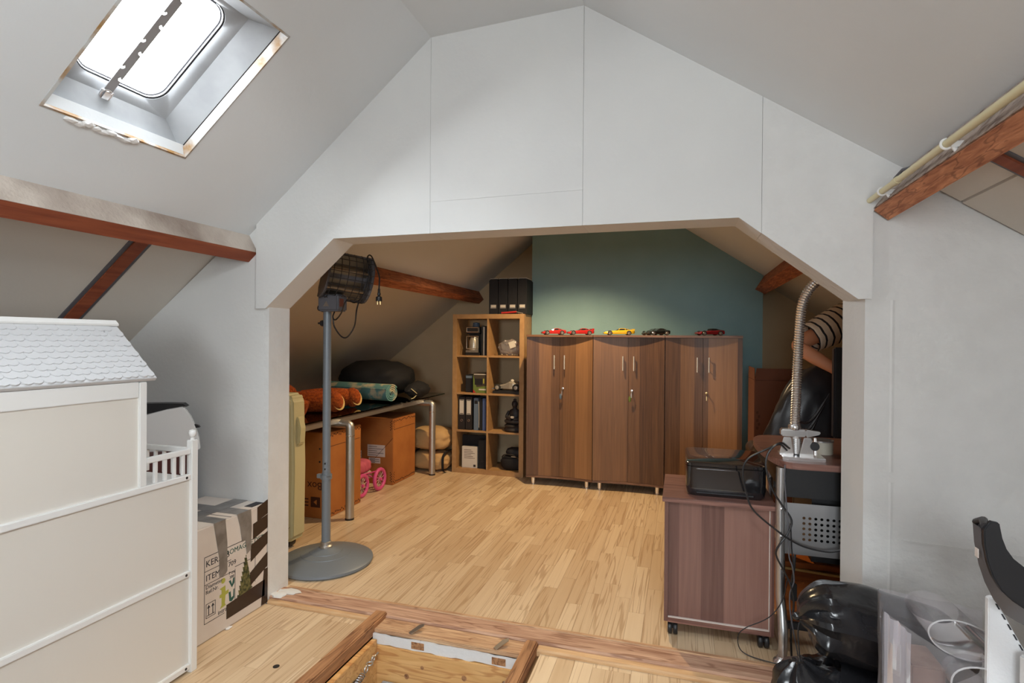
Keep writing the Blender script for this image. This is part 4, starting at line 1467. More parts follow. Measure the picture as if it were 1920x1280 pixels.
# second row
gb = thing('green_carton', 'small brown and green printed carton in the second left cell', 'box', (-1.985, 5.48, z3))
MB().box(-2.068, 5.41, z3, -1.917, 5.54, z3 + .205).build('carton_body', M['brown_print'], gb, bevel=.002)
MB().prism([(-2.068, z3 + .002), (-1.917, z3 + .002), (-1.917, z3 + .075), (-2.03, z3 + .06), (-2.068, z3 + .19)], 1, 5.409, 5.410).build('green_panel', M['green_print'], gb)
MB().prism([(-2.068, z3 + .002), (-2.035, z3 + .002), (-2.068, z3 + .035)], 1, 5.4085, 5.409).build('red_corner', M['red'], gb)
MB().box(-2.05, 5.408, z3 + .085, -1.965, 5.409, z3 + .15).build('device_picture', M['black'], gb)
MB().box(-1.958, 5.408, z3 + .10, -1.945, 5.409, z3 + .15).build('device_picture', M['logo_lime'], gb)
MB().box(-2.06, 5.4085, z3 + .190, -1.925, 5.4095, z3 + .198).build('printed_line', M['paper'], gb)
MB().box(-2.005, 5.4083, z3 + .030, -1.925, 5.409, z3 + .045).build('printed_line', M['paper'], gb)
k = thing('grey_box', 'small dark grey box half hidden beside the green carton', 'box', (-2.13, 5.5, z3))
MB().box(-2.165, 5.44, z3, -2.085, 5.58, z3 + .185).build('box_body', M['navy'], k, bevel=.004)
MB().box(-2.16, 5.438, z3 + .15, -2.09, 5.44, z3 + .175).build('lid_edge', M['blue_grey'], k)
# model vehicle
mv = thing('model_racer', 'grey and black model racing car on a black stand in the shelf', 'model', (-1.70, 5.48, z3))
MB().box(-1.86, 5.42, z3, -1.57, 5.56, z3 + .030).build('stand', M['black'], mv, bevel=.004)
mb = MB()
sec = [(-1.85, .006, .055, .07), (-1.80, .022, .050, .085), (-1.74, .030, .050, .10), (-1.69, .040, .050, .125), (-1.65, .042, .050, .12), (-1.60, .034, .055, .10), (-1.575, .02, .06, .09)]
mb.loft([[(x, 5.49 - w, z3 + a), (x, 5.49 + w, z3 + a), (x, 5.49 + w, z3 + b - .012), (x, 5.49 + w * .6, z3 + b), (x, 5.49 - w * .6, z3 + b), (x, 5.49 - w, z3 + b - .012)] for x, w, a, b in sec])
mb.build('body', M['silver_plastic'], mv)
for xx, rr in ((-1.81, .034), (-1.61, .036)):
    for yy in (5.435, 5.545):
        w = MB().lathe([(.014, -.014), (rr - .006, -.016), (rr, -.010), (rr, .010), (rr - .006, .016), (.014, .014)], (xx, yy, z3 + .03 + rr), 20, 1).build('wheel', M['tyre'], mv, smooth=True)
        MB().lathe([(.0001, -.017), (.02, -.015), (.02, .015), (.0001, .017)], (xx, yy, z3 + .03 + rr), 14, 1).build('rim', M['silver_plastic'], w)
MB().box(-1.59, 5.44, z3 + .125, -1.57, 5.54, z3 + .133).build('rear_wing', M['blue_grey'], mv)
for yy in (5.46, 5.52):
    MB().box(-1.59, yy, z3 + .08, -1.575, yy + .006, z3 + .127).build('wing_post', M['black'], mv)
MB().box(-1.865, 5.43, z3 + .045, -1.84, 5.55, z3 + .053).build('front_wing', M['blue_grey'], mv)
MB().blob((-1.665, 5.49, z3 + .13), .02, .016, .018, 2).build('driver_helmet', M['paper'], mv, smooth=True)
# third row: lever arch files
for k, x in enumerate((-2.232, -2.152)):
    t = thing('lever_arch_file', ('left black lever arch file with white spine label in the shelf', 'right black lever arch file with white spine label in the shelf')[k], 'binder', (x + .037, 5.5, z2), 'black lever arch files')
    MB().box(x, 5.41, z2, x + .074, 5.66, z2 + .345).build('cover', M['black'], t, bevel=.003)
    lb = MB().box(x + .013, 5.4092, z2 + .16, x + .061, 5.41, z2 + .315).build('spine_label', M['paper'], t)
    for zz in (.165, .305):
        MB().box(x + .018, 5.4088, z2 + zz, x + .056, 5.4092, z2 + zz + .007).build('label_print', M['ink'], lb)
    MB().torus((x + .037, 5.4085, z2 + .098), .011, .002, axis=1, n=18, k=6).build('finger_ring', M['chrome'], t)
for k, (x, w, m_, h, lab) in enumerate(((-2.062, .052, 'blue_grey', .335, 'blue grey binder beside the black lever arch files'), (-2.005, .036, 'navy', .33, 'dark slim binder between the blue grey and blue binders'), (-1.965, .034, 'blue', .335, 'blue binder against the shelf divider'))):
    t = thing('binder', lab, 'binder', (x, 5.5, z2), 'slim binders in the third left cell')
    MB().box(x, 5.415, z2, x + w, 5.64, z2 + h).build('cover', M[m_], t, bevel=.003)
    MB().box(x + .008, 5.4140, z2 + h - .06, x + w - .008, 5.4150, z2 + h - .025).build('spine_label', M['navy' if k == 0 else m_], t)
    if k == 1:
        MB().tube(bez([(x, 5.412, z2 + .30), (x + .004, 5.411, z2 + .16), (x + .003, 5.411, z2 + .03)], 10), .0028, 6).build('elastic_cord', M['paper'], t)
# seated statue
bd = thing('seated_statue', 'dark seated Buddha statue holding a small pale bowl', 'statue', (-1.64, 5.49, z2))
mb = MB()
mb.lathe([(.0001, 0), (.10, 0), (.112, .02), (.098, .045), (.108, .06), (.09, .075), (.0001, .08)], (-1.64, 5.50, z2), 28)
mb.build('lotus_base', M['statue'], bd, smooth=True)
mb = MB()
mb.blob((-1.64, 5.48, z2 + .105), .105, .07, .035, 3)
mb.build('crossed_legs', M['statue'], bd, smooth=True)
mb = MB()
mb.loft([[(-1.64 + w * math.cos(a), 5.505 + d_ * math.sin(a), z2 + z) for a in [2 * PI * q / 20 for q in range(20)]] for z, w, d_ in ((.09, .06, .05), (.14, .05, .042), (.19, .062, .042), (.215, .055, .038), (.235, .022, .022), (.25, .019, .02))])
mb.build('torso', M['statue'], bd, smooth=True)
for s_ in (-1, 1):
    MB().tube(bez([(-1.64 + s_ * .06, 5.50, z2 + .205), (-1.64 + s_ * .082, 5.485, z2 + .15), (-1.64 + s_ * .045, 5.44, z2 + .135), (-1.64 + s_ * .01, 5.425, z2 + .135)], 14), .016, 10).build('arm', M['statue'], bd, smooth=True)
mb = MB()
mb.blob((-1.64, 5.50, z2 + .280), .032, .034, .040, 3)
hd = mb.build('head', M['statue'], bd, smooth=True)
MB().blob((-1.64, 5.505, z2 + .322), .018, .018, .016, 2).build('top_knot', M['statue'], hd, smooth=True)
MB().lathe([(.0001, 0), (.016, .004), (.022, .018), (.018, .022), (.0001, .016)], (-1.64, 5.415, z2 + .14), 16).build('bowl', M['paper'], bd, smooth=True)
# bottom row
pd_ = thing('grey_white_pad', 'pale printed box standing in the bottom left shelf cell', 'box', (-2.12, 5.45, z1))
MB().box(-2.195, 5.425, z1, -2.025, 5.475, z1 + .222).build('box_body', M['paper'], pd_, bevel=.003)
for k in range(6):
    MB().box(-2.17, 5.4242, z1 + .10 + k * .017, -2.05 - .02 * (k % 3), 5.425, z1 + .104 + k * .017).build('printed_line', M['carton_ink'], pd_)
MB().box(-2.065, 5.4242, z1 + .012, -2.04, 5.425, z1 + .036).build('printed_block', M['ink'], pd_)
bk = thing('black_folder', 'tall black folder filling the bottom left cell behind the pale box', 'folder', (-2.1, 5.55, z1))
MB().box(-2.22, 5.50, z1, -1.955, 5.53, z1 + .33).build('cover', M['black_fabric'], bk, bevel=.003)
MB().box(-2.215, 5.5302, z1 + .004, -1.96, 5.55, z1 + .325).build('pages', M['paper'], bk)
bk = thing('black_binder', 'black binder against the divider in the bottom left cell', 'binder', (-1.97, 5.45, z1))
MB().box(-2.01, 5.42, z1, -1.918, 5.4985, z1 + .30).build('cover', M['black_fabric'], bk, bevel=.003)
MB().torus((-1.965, 5.4195, z1 + .08), .010, .002, axis=1, n=16, k=6).build('finger_ring', M['black'], bk)
cb = thing('camera_bag', 'dark soft camera bag in the bottom right shelf cell', 'bag', (-1.65, 5.5, z1))
mb = MB()
mb.blob((-1.655, 5.50, z1 + .075), .125, .085, .075, 3, p=3, lump=.08, seed=2, squash=-.074)
mb.build('bag_body', M['black_fabric'], cb, smooth=True)
mb = MB()
mb.blob((-1.635, 5.50, z1 + .185), .09, .075, .045, 3, p=2.6, lump=.1, seed=6)
mb.build('top_flap', M['navy'], cb, smooth=True)
MB().tube(bez([(-1.76, 5.45, z1 + .13), (-1.72, 5.42, z1 + .165), (-1.62, 5.41, z1 + .165), (-1.56, 5.43, z1 + .12)], 14), .006, 6).build('strap', M['black'], cb)
MB().box(-1.65, 5.418, z1 + .145, -1.60, 5.424, z1 + .152).build('buckle', M['silver_plastic'], cb)
# magazine files on top
for k in range(4):
    x = -1.905 + k * .103
    t = thing('magazine_file', ('leftmost black magazine file on top of the shelf', 'second black magazine file from the slope on the shelf', 'third black magazine file from the slope on the shelf', 'black magazine file on the shelf touching the teal wall')[k], 'magazine file', (x + .05, 5.55, SH), 'black magazine files on the shelf')
    MB().prism([(x + .002, SH), (x + .099, SH), (x + .099, SH + .345), (x + .084, SH + .363), (x + .017, SH + .363), (x + .002, SH + .345)], 1, 5.42, 5.66).build('case', M['navy'], t, bevel=.0015)
    lb = MB().box(x + .020, 5.4185, SH + .058, x + .082, 5.4198, SH + .098).build('label_holder', M['galv'], t)
    MB().box(x + .024, 5.4180, SH + .070, x + .078, 5.4186, SH + .095).build('label_card', M['paper'], lb)
    MB().box(x + .008, 5.430, SH + .3632, x + .092, 5.65, SH + .370).build('paper_edges', M['paper'], t)
pn = thing('red_scissors', 'red handled scissors lying before the magazine files', 'scissors', (-1.68, 5.40, SH))
MB().tube([(-1.76, 5.400, SH + .012), (-1.66, 5.402, SH + .018), (-1.60, 5.40, SH + .022)], .009, 8).build('handle', M['red'], pn)
MB().tube([(-1.60, 5.40, SH + .022), (-1.57, 5.40, SH + .014), (-1.53, 5.40, SH + .006)], .004, 6).build('blade', M['steel'], pn)

# ------------------------------------------------------------------ cupboards
CY = 5.13


def cupboard(x0, x1, lab, fob):
    t = thing('cupboard', lab, 'cupboard', ((x0 + x1) / 2, 5.35, 0), 'walnut cupboards along the teal wall')
    zb, zt, w = .072, 1.444, x1 - x0
    sag = lambda f: .034 * math.sin(PI * f)
    MB().box(x0 + .002, CY + .062, zb + .02, x0 + .020, CY + .43, zt - .022).build('side_panel', M['walnut'], t)
    MB().box(x1 - .020, CY + .062, zb + .02, x1 - .002, CY + .43, zt - .022).build('side_panel', M['walnut'], t)
    MB().box(x0 + .02, CY + .405, zb + .02, x1 - .02, CY + .43, zt - .022).build('back_panel', M['walnut'], t)
    MB().box(x0 + .0008, CY, zt - .022, x1 - .0008, CY + .44, zt).build('top_board', M['walnut_y'], t, bevel=.002)
    bot = [(x0 + .001, CY + .014), (x0 + .001, CY + .43), (x1 - .001, CY + .43)] + [(x1 - .001 - (w - .002) * k / 12, CY + .014 + .7 * sag(k / 12)) for k in range(12)]
    MB().prism(bot, 2, zb, zb + .02).build('bottom_board', M['walnut_y'], t, bevel=.002)
    mid = (x0 + x1) / 2
    for s_, (a, b) in enumerate(((x0 + .003, mid - .0012), (mid + .0012, x1 - .003))):
        mb = MB()
        N = 10
        fr_ = [(a + (b - a) * k / N, CY + .010 + sag((a + (b - a) * k / N - x0) / w)) for k in range(N + 1)]
        bk_ = [(p_[0], p_[1] + .018) for p_ in fr_]
        mb.prism(fr_ + bk_[::-1], 2, zb + .022, zt - .024)
        dr = mb.build('door', M['walnut'], t)
        for f in dr.data.polygons:
            f.use_smooth = True
        dr.data.set_sharp_from_angle(angle=math.radians(30))
        hx = mid + (-.049 if s_ == 0 else .049)
        hy = CY + .010 + sag((hx - x0) / w)
        mb = MB()
        mb.tube([(hx, hy - .026, 1.118), (hx, hy - .026, 1.250)], .0065, 10)
        for zz in (1.137, 1.231):
            mb.tube([(hx, hy - .026, zz), (hx, hy, zz)], .0045, 8)
        mb.build('handle', M['satin'], dr, smooth=True)
        if s_ == 1:
            kx, kz = mid + .030, .935
            ky = CY + .010 + sag((kx - x0) / w)
            mb = MB()
            mb.lathe([(.0001, 0), (.012, 0), (.011, -.008), (.0001, -.010)], (kx, ky, kz), 16, 1)
            mb.build('lock', M['chrome' if fob else 'brass'], dr, smooth=True)
            mb = MB()
            mb.box(kx - .0012, ky - .034, kz - .006, kx + .0012, ky - .010, kz + .006)
            mb.torus((kx, ky - .036, kz - .014), .012, .0014, axis=0, n=16, k=5)
            mb.box(kx - .004, ky - .040, kz - .062, kx + .003, ky - .037, kz - .024)
            mb.build('key', M['galv'] if fob else M['brass'], dr)
            if fob:
                mb = MB()
                mb.blob((kx - .014, ky - .032, kz - .075), .012, .004, .027, 2, p=3)
                mb.build('key_fob', M[fob], dr, smooth=True)
    for fx in (x0 + .06, x1 - .06):
        for fy in (CY + .075, CY + .40):
            MB().lathe([(.0001, 0), (.024, 0), (.024, .007), (.020, .009), (.020, .060), (.026, .063), (.026, .072), (.0001, .072)], (fx, fy, 0), 18).build('foot', M['chrome'], t, smooth=True)
    return t


cupboard(-1.419, -.7785, 'walnut cupboard beside the shelf, grey fob on its key', 'blue_grey')
cupboard(-.7775, -.1345, 'middle walnut cupboard with a green key fob', 'green_print')
cupboard(-.1335, .514, 'walnut cupboard behind the printer, plain key and no fob', None)

# ------------------------------------------------------------------ model cars on the cupboards


def car(name, lab, paint, x, y, rz, L_=.25, wing=0, roof=.062, open_top=False, glass='dark_glass'):
    t = thing(name, lab, 'toy car', (x, y, 1.4442), 'model cars on the cupboards')
    h = L_ / 2
    sec = [(-h, .038, .016, .024), (-h * .93, .046, .010, .030), (-h * .70, .052, .010, .036), (-h * .35, .054, .010, .041), (-h * .05, .055, .010, .044), (h * .35, .056, .010, .046), (h * .70, .056, .011, .049), (h * .94, .052, .014, .046), (h, .044, .020, .040)]
    mb = MB()
    rings = []
    for px, w, a, b in sec:
        rings.append([(px, -w * .92, a), (px, w * .92, a), (px, w, (a + b) * .5), (px, w * .96, b - .006), (px, w * .80, b), (px, -w * .80, b), (px, -w * .96, b - .006), (px, -w, (a + b) * .5)])
    mb.loft(rings)
    # cut-outs read as dark arches
    body = mb.build('body', M[paint], t, off=Vector(), smooth=True)
    mb = MB()
    cabs = [(-h * .22, .047, .043, .0445), (-h * .02, .042, .043, roof * .93), (h * .12, .040, .043, roof), (h * .38, .040, .043, roof * .98), (h * .62, .044, .045, .052), (h * .72, .046, .046, .048)]
    cr = [[(px, -w, a), (px, w, a), (px, w * .80, b), (px, -w * .80, b)] for px, w, a, b in cabs]
    if not open_top:
        mb.loft(cr)
        mb.build('windows', M[glass], t, off=Vector())
        mb = MB()
        rr = [[(px, -w * .82, b - .001), (px, w * .82, b - .001), (px, w * .78, b + .0018), (px, -w * .78, b + .0018)] for px, w, a, b in cabs[1:5]]
        mb.loft(rr)
        for s_ in (-1, 1):
            for i_ in (1, 3):
                px, w, a, b = cabs[i_]
                mb.tube([(px - .004 if i_ == 1 else px + .002, s_ * w * 1.01, a), (px + (.006 if i_ == 1 else .0), s_ * w * .82, b)], .0022, 5)
        mb.build('roof', M[paint], t, off=Vector())
    else:
        mb.loft([[(px, -w, a), (px, w, a), (px, w * .8, b), (px, -w * .8, b)] for px, w, a, b in cabs[1:]])
        mb.build('soft_top', M['black_fabric'], t, off=Vector())
    for px in (-h * .60, h * .62):
        for s_ in (-1, 1):
            MB().lathe([(.0001, -.002), (.0215, -.002), (.0215, .003), (.0001, .003)], (px, s_ * .0545, .021), 18, 1).build('wheel_arch', M['tyre'], t, off=Vector())
            w_ = MB().lathe([(.010, -.008), (.0165, -.008), (.0185, -.005), (.0185, .005), (.0165, .008), (.010, .008)], (px, s_ * .052, .0186), 20, 1).build('wheel', M['tyre'], t, off=Vector(), smooth=True)
            mb = MB()
            for k in range(5):
                a_ = 2 * PI * k / 5
                mb.tube([(px, s_ * .0595, .0186), (px + .0115 * math.cos(a_), s_ * .0595, .0186 + .0115 * math.sin(a_))], .0022, 4)
            mb.torus((px, s_ * .0595, .0186), .0118, .0018, axis=1, n=16, k=5)
            mb.build('rim', M['silver'], w_, off=Vector())
    if wing:
        mb = MB()
        mb.box(h * .80, -.052, .044 + wing, h * 1.0, .052, .049 + wing)
        for s_ in (-1, 1):
            mb.box(h * .82, s_ * .050 - .002, .040, h * .98, s_ * .050 + .002, .046 + wing)
        mb.build('rear_wing', M[paint], t, off=Vector())
    mb = MB()
    for s_ in (-1, 1):
        mb.box(-h * .97, s_ * .030 - .009, .025, -h * .91, s_ * .030 + .009, .0305)
    mb.build('headlights', M['dark_glass'] if paint != 'black_car' else M['silver'], t, off=Vector())
    MB().box(-h * 1.004, -.028, .013, -h * .96, .028, .019).build('grille', M['black'], t, off=Vector())
    t.rotation_euler = (0, 0, rz)
    return t


YC = CY + .10
car('model_car', 'red model sports car nearest the shelf, black nose grille', 'red_car', -1.175, YC, .42, .235)
car('model_car', 'red model sports car with tall rear wing on the first cupboard', 'red_car', -.915, YC, .38, .25, wing=.012)
car('model_car', 'yellow model sports car on the middle cupboard', 'yellow_car', -.555, YC + .01, .22, .285, wing=.008)
car('model_car', 'small black model car partly behind the other black one', 'black_car', -.255, YC + .13, .55, .19)
car('model_car', 'black model sports car at the end of the middle cupboard', 'black_car', -.205, YC - .0, .5, .215)
car('model_car', 'dark red model car alone on the cupboard behind the printer', 'dark_red_car', .245, YC, .40, .245, open_top=True)

# ------------------------------------------------------------------ printer cabinet and printer
pcab = thing('printer_cabinet', 'low walnut cabinet on castors with the printer on top', 'cabinet', (.17, 2.95, 0))
x0, x1, y0, y1, zt = -.066, .412, 2.722, 3.18, .660
MB().box(x0 - .011, y0 - .012, zt - .022, x1 + .006, y1 + .005, zt).build('top_board', M['desk_top'], pcab, bevel=.002)
MB().box(x0, y0, .070, x0 + .018, y1, zt - .022).build('side_panel', M['desk_wood'], pcab, bevel=.001)
MB().box(x1 - .018, y0, .066, x1, y1, zt - .022).build('side_panel', M['desk_wood'], pcab, bevel=.001)
MB().box(x0 + .018, y0 + .002, .066, x1 - .018, y1, .090).build('bottom_board', M['desk_top'], pcab, bevel=.001)
MB().box(x0 + .0185, y0 + .012, .0902, x1 - .0185, y0 + .028, zt - .0222).build('back_panel', M['desk_wood'], pcab)
MB().box(x0 + .02, y1 - .02, .0902, x1 - .02, y1, zt - .024).build('drawer_front', M['desk_wood'], pcab)
mb = MB()
mb.box(x1 - .0225, y0 - .0012, .092, x1 - .0195, y0 + .012, zt - .024)
mb.box(x0 + .019, y0 + .0005, .0895, x1 - .019, y0 + .012, .0935)
mb.build('pale_edge', M['label'], pcab)
for cx in (x0 + .04, x1 - .04):
    for cy in (y0 + .035, y1 - .05):
        mb = MB()
        mb.lathe([(.0001, -.010), (.026, -.010), (.029, -.005), (.029, .005), (.026, .010), (.0001, .010)], (cx - .013, cy, .0295), 18, 0)
        mb.lathe([(.0001, -.010), (.026, -.010), (.029, -.005), (.029, .005), (.026, .010), (.0001, .010)], (cx + .013, cy, .0295), 18, 0)
        cs_ = mb.build('castor', M['black'], pcab, smooth=True)
        MB().lathe([(.0001, .03), (.013, .03), (.016, .066), (.0001, .066)], (cx, cy, 0), 12).build('castor_stem', M['black'], cs_)
pr_ = thing('printer', 'glossy black flatbed printer on the low walnut cabinet', 'printer', (.21, 3.05, .6602))


def rr2(x0, y0, x1, y1, r, n=6):
    out = []
    for cx, cy, a in ((x1 - r, y1 - r, 0), (x0 + r, y1 - r, 90), (x0 + r, y0 + r, 180), (x1 - r, y0 + r, 270)):
        for k in range(n + 1):
            t = math.radians(a + 90 * k / n)
            out.append((cx + r * math.cos(t), cy + r * math.sin(t)))
    return out


PX0, PY0, PX1, PY1 = .028, 2.775, .385, 3.165
lofts = [(.012, .6605), (.004, .670), (.0, .70), (.0, .800)]
mb = MB()
mb.loft([[(px, py, z) for px, py in rr2(PX0 + i_, PY0 + i_, PX1 - i_, PY1 - i_, .035)] for i_, z in lofts])
mb.build('case', M['black_gloss'], pr_, smooth=True)
mb = MB()
mb.loft([[(px, py, z) for px, py in rr2(PX0 + i_, PY0 + i_, PX1 - i_, PY1 - i_, .035)] for i_, z in ((.003, .8005), (.0, .803), (.0, .817), (.006, .822))])
mb.build('scanner_lid', M['black_gloss'], pr_, smooth=True)
MB().box(PX0 + .05, PY0 - .0015, .700, PX0 + .255, PY0 + .002, .792).build('front_panel', M['black_gloss'], pr_, bevel=.001)
MB().box(PX0 + .05, PY0 - .001, .676, PX0 + .30, PY0 + .002, .682).build('tray_slot', M['black'], pr_)
MB().box(PX1 - .036, PY0 + .004, .735, PX1 - .026, PY0 + .010, .741).build('power_light', M['silver'], pr_)

# ------------------------------------------------------------------ desk
ZD = .870
dk = thing('computer_desk', 'walnut computer desk with rounded end and chromed tube legs', 'desk', (1.0, 3.0, 0))
top = bez([(.60, 2.662, 0), (.47, 2.665, 0), (.425, 2.715, 0), (.392, 2.86, 0), (.375, 3.05, 0), (.377, 3.22, 0), (.40, 3.34, 0), (.46, 3.41, 0), (.60, 3.42, 0)], 48)
poly = [(p_.x, p_.y) for p_ in top] + [(1.75, 3.42), (1.75, 2.662)]
MB().prism(poly, 2, ZD - .028, ZD).build('desk_top', M['desk_top'], dk, bevel=.0015)
for (fx, fy) in ((.432, 2.640), (.47, 3.30), (1.66, 2.70), (1.66, 3.34)):
    mb = MB()
    if fy < 2.69:
        mb.tube([(.430, 2.700, ZD - .03), (.428, 2.698, .70), (.432, 2.70, .27), (.438, 2.685, .20), (.436, 2.645, .14), (.434, 2.640, .05), (.434, 2.640, .02)], .0195, 16)
        b_ = (.434, 2.640)
    else:
        mb.tube([(fx, fy, ZD - .03), (fx, fy, .02)], .0195, 16)
        b_ = (fx, fy)
    lg = mb.build('leg', M['steel'], dk, smooth=True)
    MB().lathe([(.0001, .0), (.038, .0), (.040, .008), (.036, .016), (.026, .022), (.022, .032), (.0001, .034)], (b_[0], b_[1], 0), 22).build('foot', M['chrome'], lg, smooth=True)
    for zz in (.40, .54, .66):
        MB().lathe([(.0001, 0), (.006, 0), (.006, -.004), (.0001, -.005)], (b_[0] - .003, (fy if fy > 2.69 else 2.70) - .019, zz), 10, 1).build('bolt', M['chrome'], lg)
# perforated steel modesty panel: real holes
cols, rws, pitch_, rad = 14, 5, .0236, .0062
px0, pz0, px1, pz1 = .450, .455, 1.64, .682
hx0, hz0 = .527, .525
mb = MB()
yp = 2.716
xs = [px0, hx0 - pitch_ / 2] + [hx0 + pitch_ * (k + .5) for k in range(cols)] + [px1]
zs = [pz0, hz0 - pitch_ / 2] + [hz0 + pitch_ * (k + .5) for k in range(rws)] + [pz1]
for i_ in range(len(xs) - 1):
    for j_ in range(len(zs) - 1):
        a, b, c_, e = xs[i_], zs[j_], xs[i_ + 1], zs[j_ + 1]
        if 1 <= i_ <= cols and 1 <= j_ <= rws:
            cx, cz = (a + c_) / 2, (b + e) / 2
            sq, ci = [], []
            for q in range(16):
                t = 2 * PI * q / 16 + PI / 4
                k = (pitch_ / 2) / max(abs(math.cos(t)), abs(math.sin(t)))
                sq.append(mb.b.verts.new((cx + k * math.cos(t), yp, cz + k * math.sin(t))))
                ci.append(mb.b.verts.new((cx + rad * math.cos(t), yp, cz + rad * math.sin(t))))
            for q in range(16):
                mb.b.faces.new((sq[q], sq[(q + 1) % 16], ci[(q + 1) % 16], ci[q]))
        else:
            mb.b.faces.new([mb.b.verts.new(v) for v in ((a, yp, b), (c_, yp, b), (c_, yp, e), (a, yp, e))])
bmesh.ops.remove_doubles(mb.b, verts=mb.b.verts[:], dist=.0001)
mp_ = mb.build('modesty_panel', M['steel'], dk)
md = mp_.modifiers.new('thick', 'SOLIDIFY')
md.thickness = .0015
MB().box(.455, 2.74, .70, 1.60, 3.30, .832).build('keyboard_shelf', M['black'], dk, bevel=.003)
MB().box(.575, 2.80, .40, 1.55, 3.2, .699).build('dark_backing', M['black'], dk)  # black box added behind the perforated panel so its holes stay dark
MB().box(.452, 2.715, .12, 1.6, 2.735, .15).build('foot_rail', M['black'], dk)

# gooseneck clamp lamp on the desk
gl = thing('gooseneck_lamp', 'chrome gooseneck arm on a vise base standing on the desk', 'lamp', (.53, 2.80, ZD))
MB().box(.440, 2.715, ZD, .612, 2.860, ZD + .016).build('base_plate', M['chrome'], gl, bevel=.002)
for xx in (.462, .545):
    k = MB().prism([(-.030, 0), (.030, 0), (.018, .080), (-.012, .080)], 1, -.005, .005)
    k.xf(Matrix.Translation((xx, 2.765, ZD + .016)))
    k.build('vise_cheek', M['chrome'], gl, bevel=.002)
k = MB().prism([(-.022, 0), (.022, 0), (.010, .078), (-.010, .078)], 0, -.005, .005)
k.xf(Matrix.Translation((.585, 2.80, ZD + .016)))
k.build('vise_cheek', M['chrome'], gl, bevel=.002)
mb = MB()
mb.lathe([(.0001, .016)] + [p_ for q in range(9) for p_ in ((.021, .018 + q * .0085), (.026, .022 + q * .0085))] + [(.021, .10), (.0001, .10)], (.505, 2.79, ZD), 20)
mb.build('worm_screw', M['chrome'], gl, smooth=False)
MB().box(.440, 2.765, ZD + .098, .545, 2.815, ZD + .132).build('jaw', M['chrome'], gl, bevel=.006)
MB().prism([(.545, ZD + .095), (.600, ZD + .112), (.603, ZD + .124), (.545, ZD + .132)], 1, 2.77, 2.81).build('jaw', M['chrome'], gl, bevel=.003)
MB().lathe([(.0001, -.014), (.019, -.014), (.02, -.006), (.012, 0), (.0001, 0)], (.577, 2.772, ZD + .060), 14, 1).build('thumb_screw', M['black'], gl, smooth=True)
path = bez([(.500, 2.79, ZD + .130), (.503, 2.79, 1.10), (.509, 2.79, 1.30), (.517, 2.79, 1.48), (.530, 2.79, 1.58), (.570, 2.79, 1.655), (.640, 2.80, 1.70), (.74, 2.82, 1.70), (.82, 2.83, 1.66)], 64)
P2, R2 = [], []
acc = [0]
for a, b in zip(path, path[1:]):
    acc.append(acc[-1] + (b - a).length)
n_r = 84
for q in range(n_r * 4 + 1):
    s_ = acc[-1] * q / (n_r * 4)
    i_ = max(j_ for j_ in range(len(acc)) if acc[j_] <= s_ + 1e-9)
    i_ = min(i_, len(path) - 2)
    t = (s_ - acc[i_]) / max(1e-9, acc[i_ + 1] - acc[i_])
    P2.append(path[i_].lerp(path[i_ + 1], t))
    R2.append((.0185, .0205, .0225, .0205)[q % 4])
MB().tube(P2, R2, 14).build('flexible_arm', M['chrome'], gl, smooth=True)
MB().lathe([(.024, .0), (.028, .006), (.028, .02), (.024, .026)], (.500, 2.79, ZD + .126), 18).build('arm_socket', M['chrome'], gl, smooth=True)
mb = MB()
mb.lathe([(.0001, .0), (.022, .0), (.06, -.07), (.064, -.09), (.06, -.09), (.0001, -.02)], (.84, 2.83, 1.66), 24)
mb.build('lamp_shade', M['chrome'], gl, smooth=True)
# disc and tape roll behind it
t = thing('disc_spindle', 'silver disc lying on a cream tape roll behind the gooseneck', 'disc', (.655, 2.93, ZD))
MB().lathe([(.03, 0), (.045, 0), (.045, .058), (.03, .058)], (.645, 2.935, ZD + .0005), 26).build('tape_roll', M['tape_roll'], t, smooth=True)
MB().lathe([(.008, .0585), (.058, .0585), (.058, .0645), (.008, .0645)], (.635, 2.935, ZD + .0005), 32).build('disc', M['silver'], t, smooth=True)
# monitor seen edge on
mo = thing('monitor', 'black flat monitor standing on the desk beside the jamb', 'monitor', (.95, 3.19, ZD))
MB().box(.742, 3.15, ZD + .04, 1.25, 3.20, ZD + .50).build('housing', M['black'], mo, bevel=.008)
MB().box(.765, 3.148, ZD + .05, .90, 3.150, ZD + .20).build('rear_cover', M['black'], mo)
MB().box(.97, 3.165, ZD + .012, 1.03, 3.19, ZD + .06).build('stand_neck', M['black'], mo)
MB().box(.87, 3.08, ZD + .0005, 1.13, 3.28, ZD + .012).build('stand_foot', M['black'], mo, bevel=.003)

# chest with pale edge under the desk
ct = thing('drawer_chest', 'orange brown low chest with pale edges under the desk', 'chest', (.95, 3.2, 0))
MB().box(.48, 2.98, 0, 1.40, 3.30, .30).build('chest_body', M['chest'], ct, bevel=.003)
MB().box(.47, 2.965, .302, 1.41, 3.31, .330).build('chest_top', M['chest'], ct, bevel=.003)
MB().prism([(.475, .306), (.475, .296), (1.405, .246), (1.405, .256)], 1, 2.955, 2.9795).build('edge_strip', M['gold_edge'], ct)
for a, b in ((.02, .14), (.155, .285)):
    dr = MB().box(.50, 2.968, a, 1.38, 2.9798, b - (.045 if b > .2 else 0)).build('drawer', M['chest'], ct, bevel=.003)
    MB().lathe([(.0001, -.02), (.012, -.02), (.008, -.006), (.008, 0), (.0001, 0)], (.94, 2.968, a + .045), 12, 1).build('knob', M['brass'], dr, smooth=True)

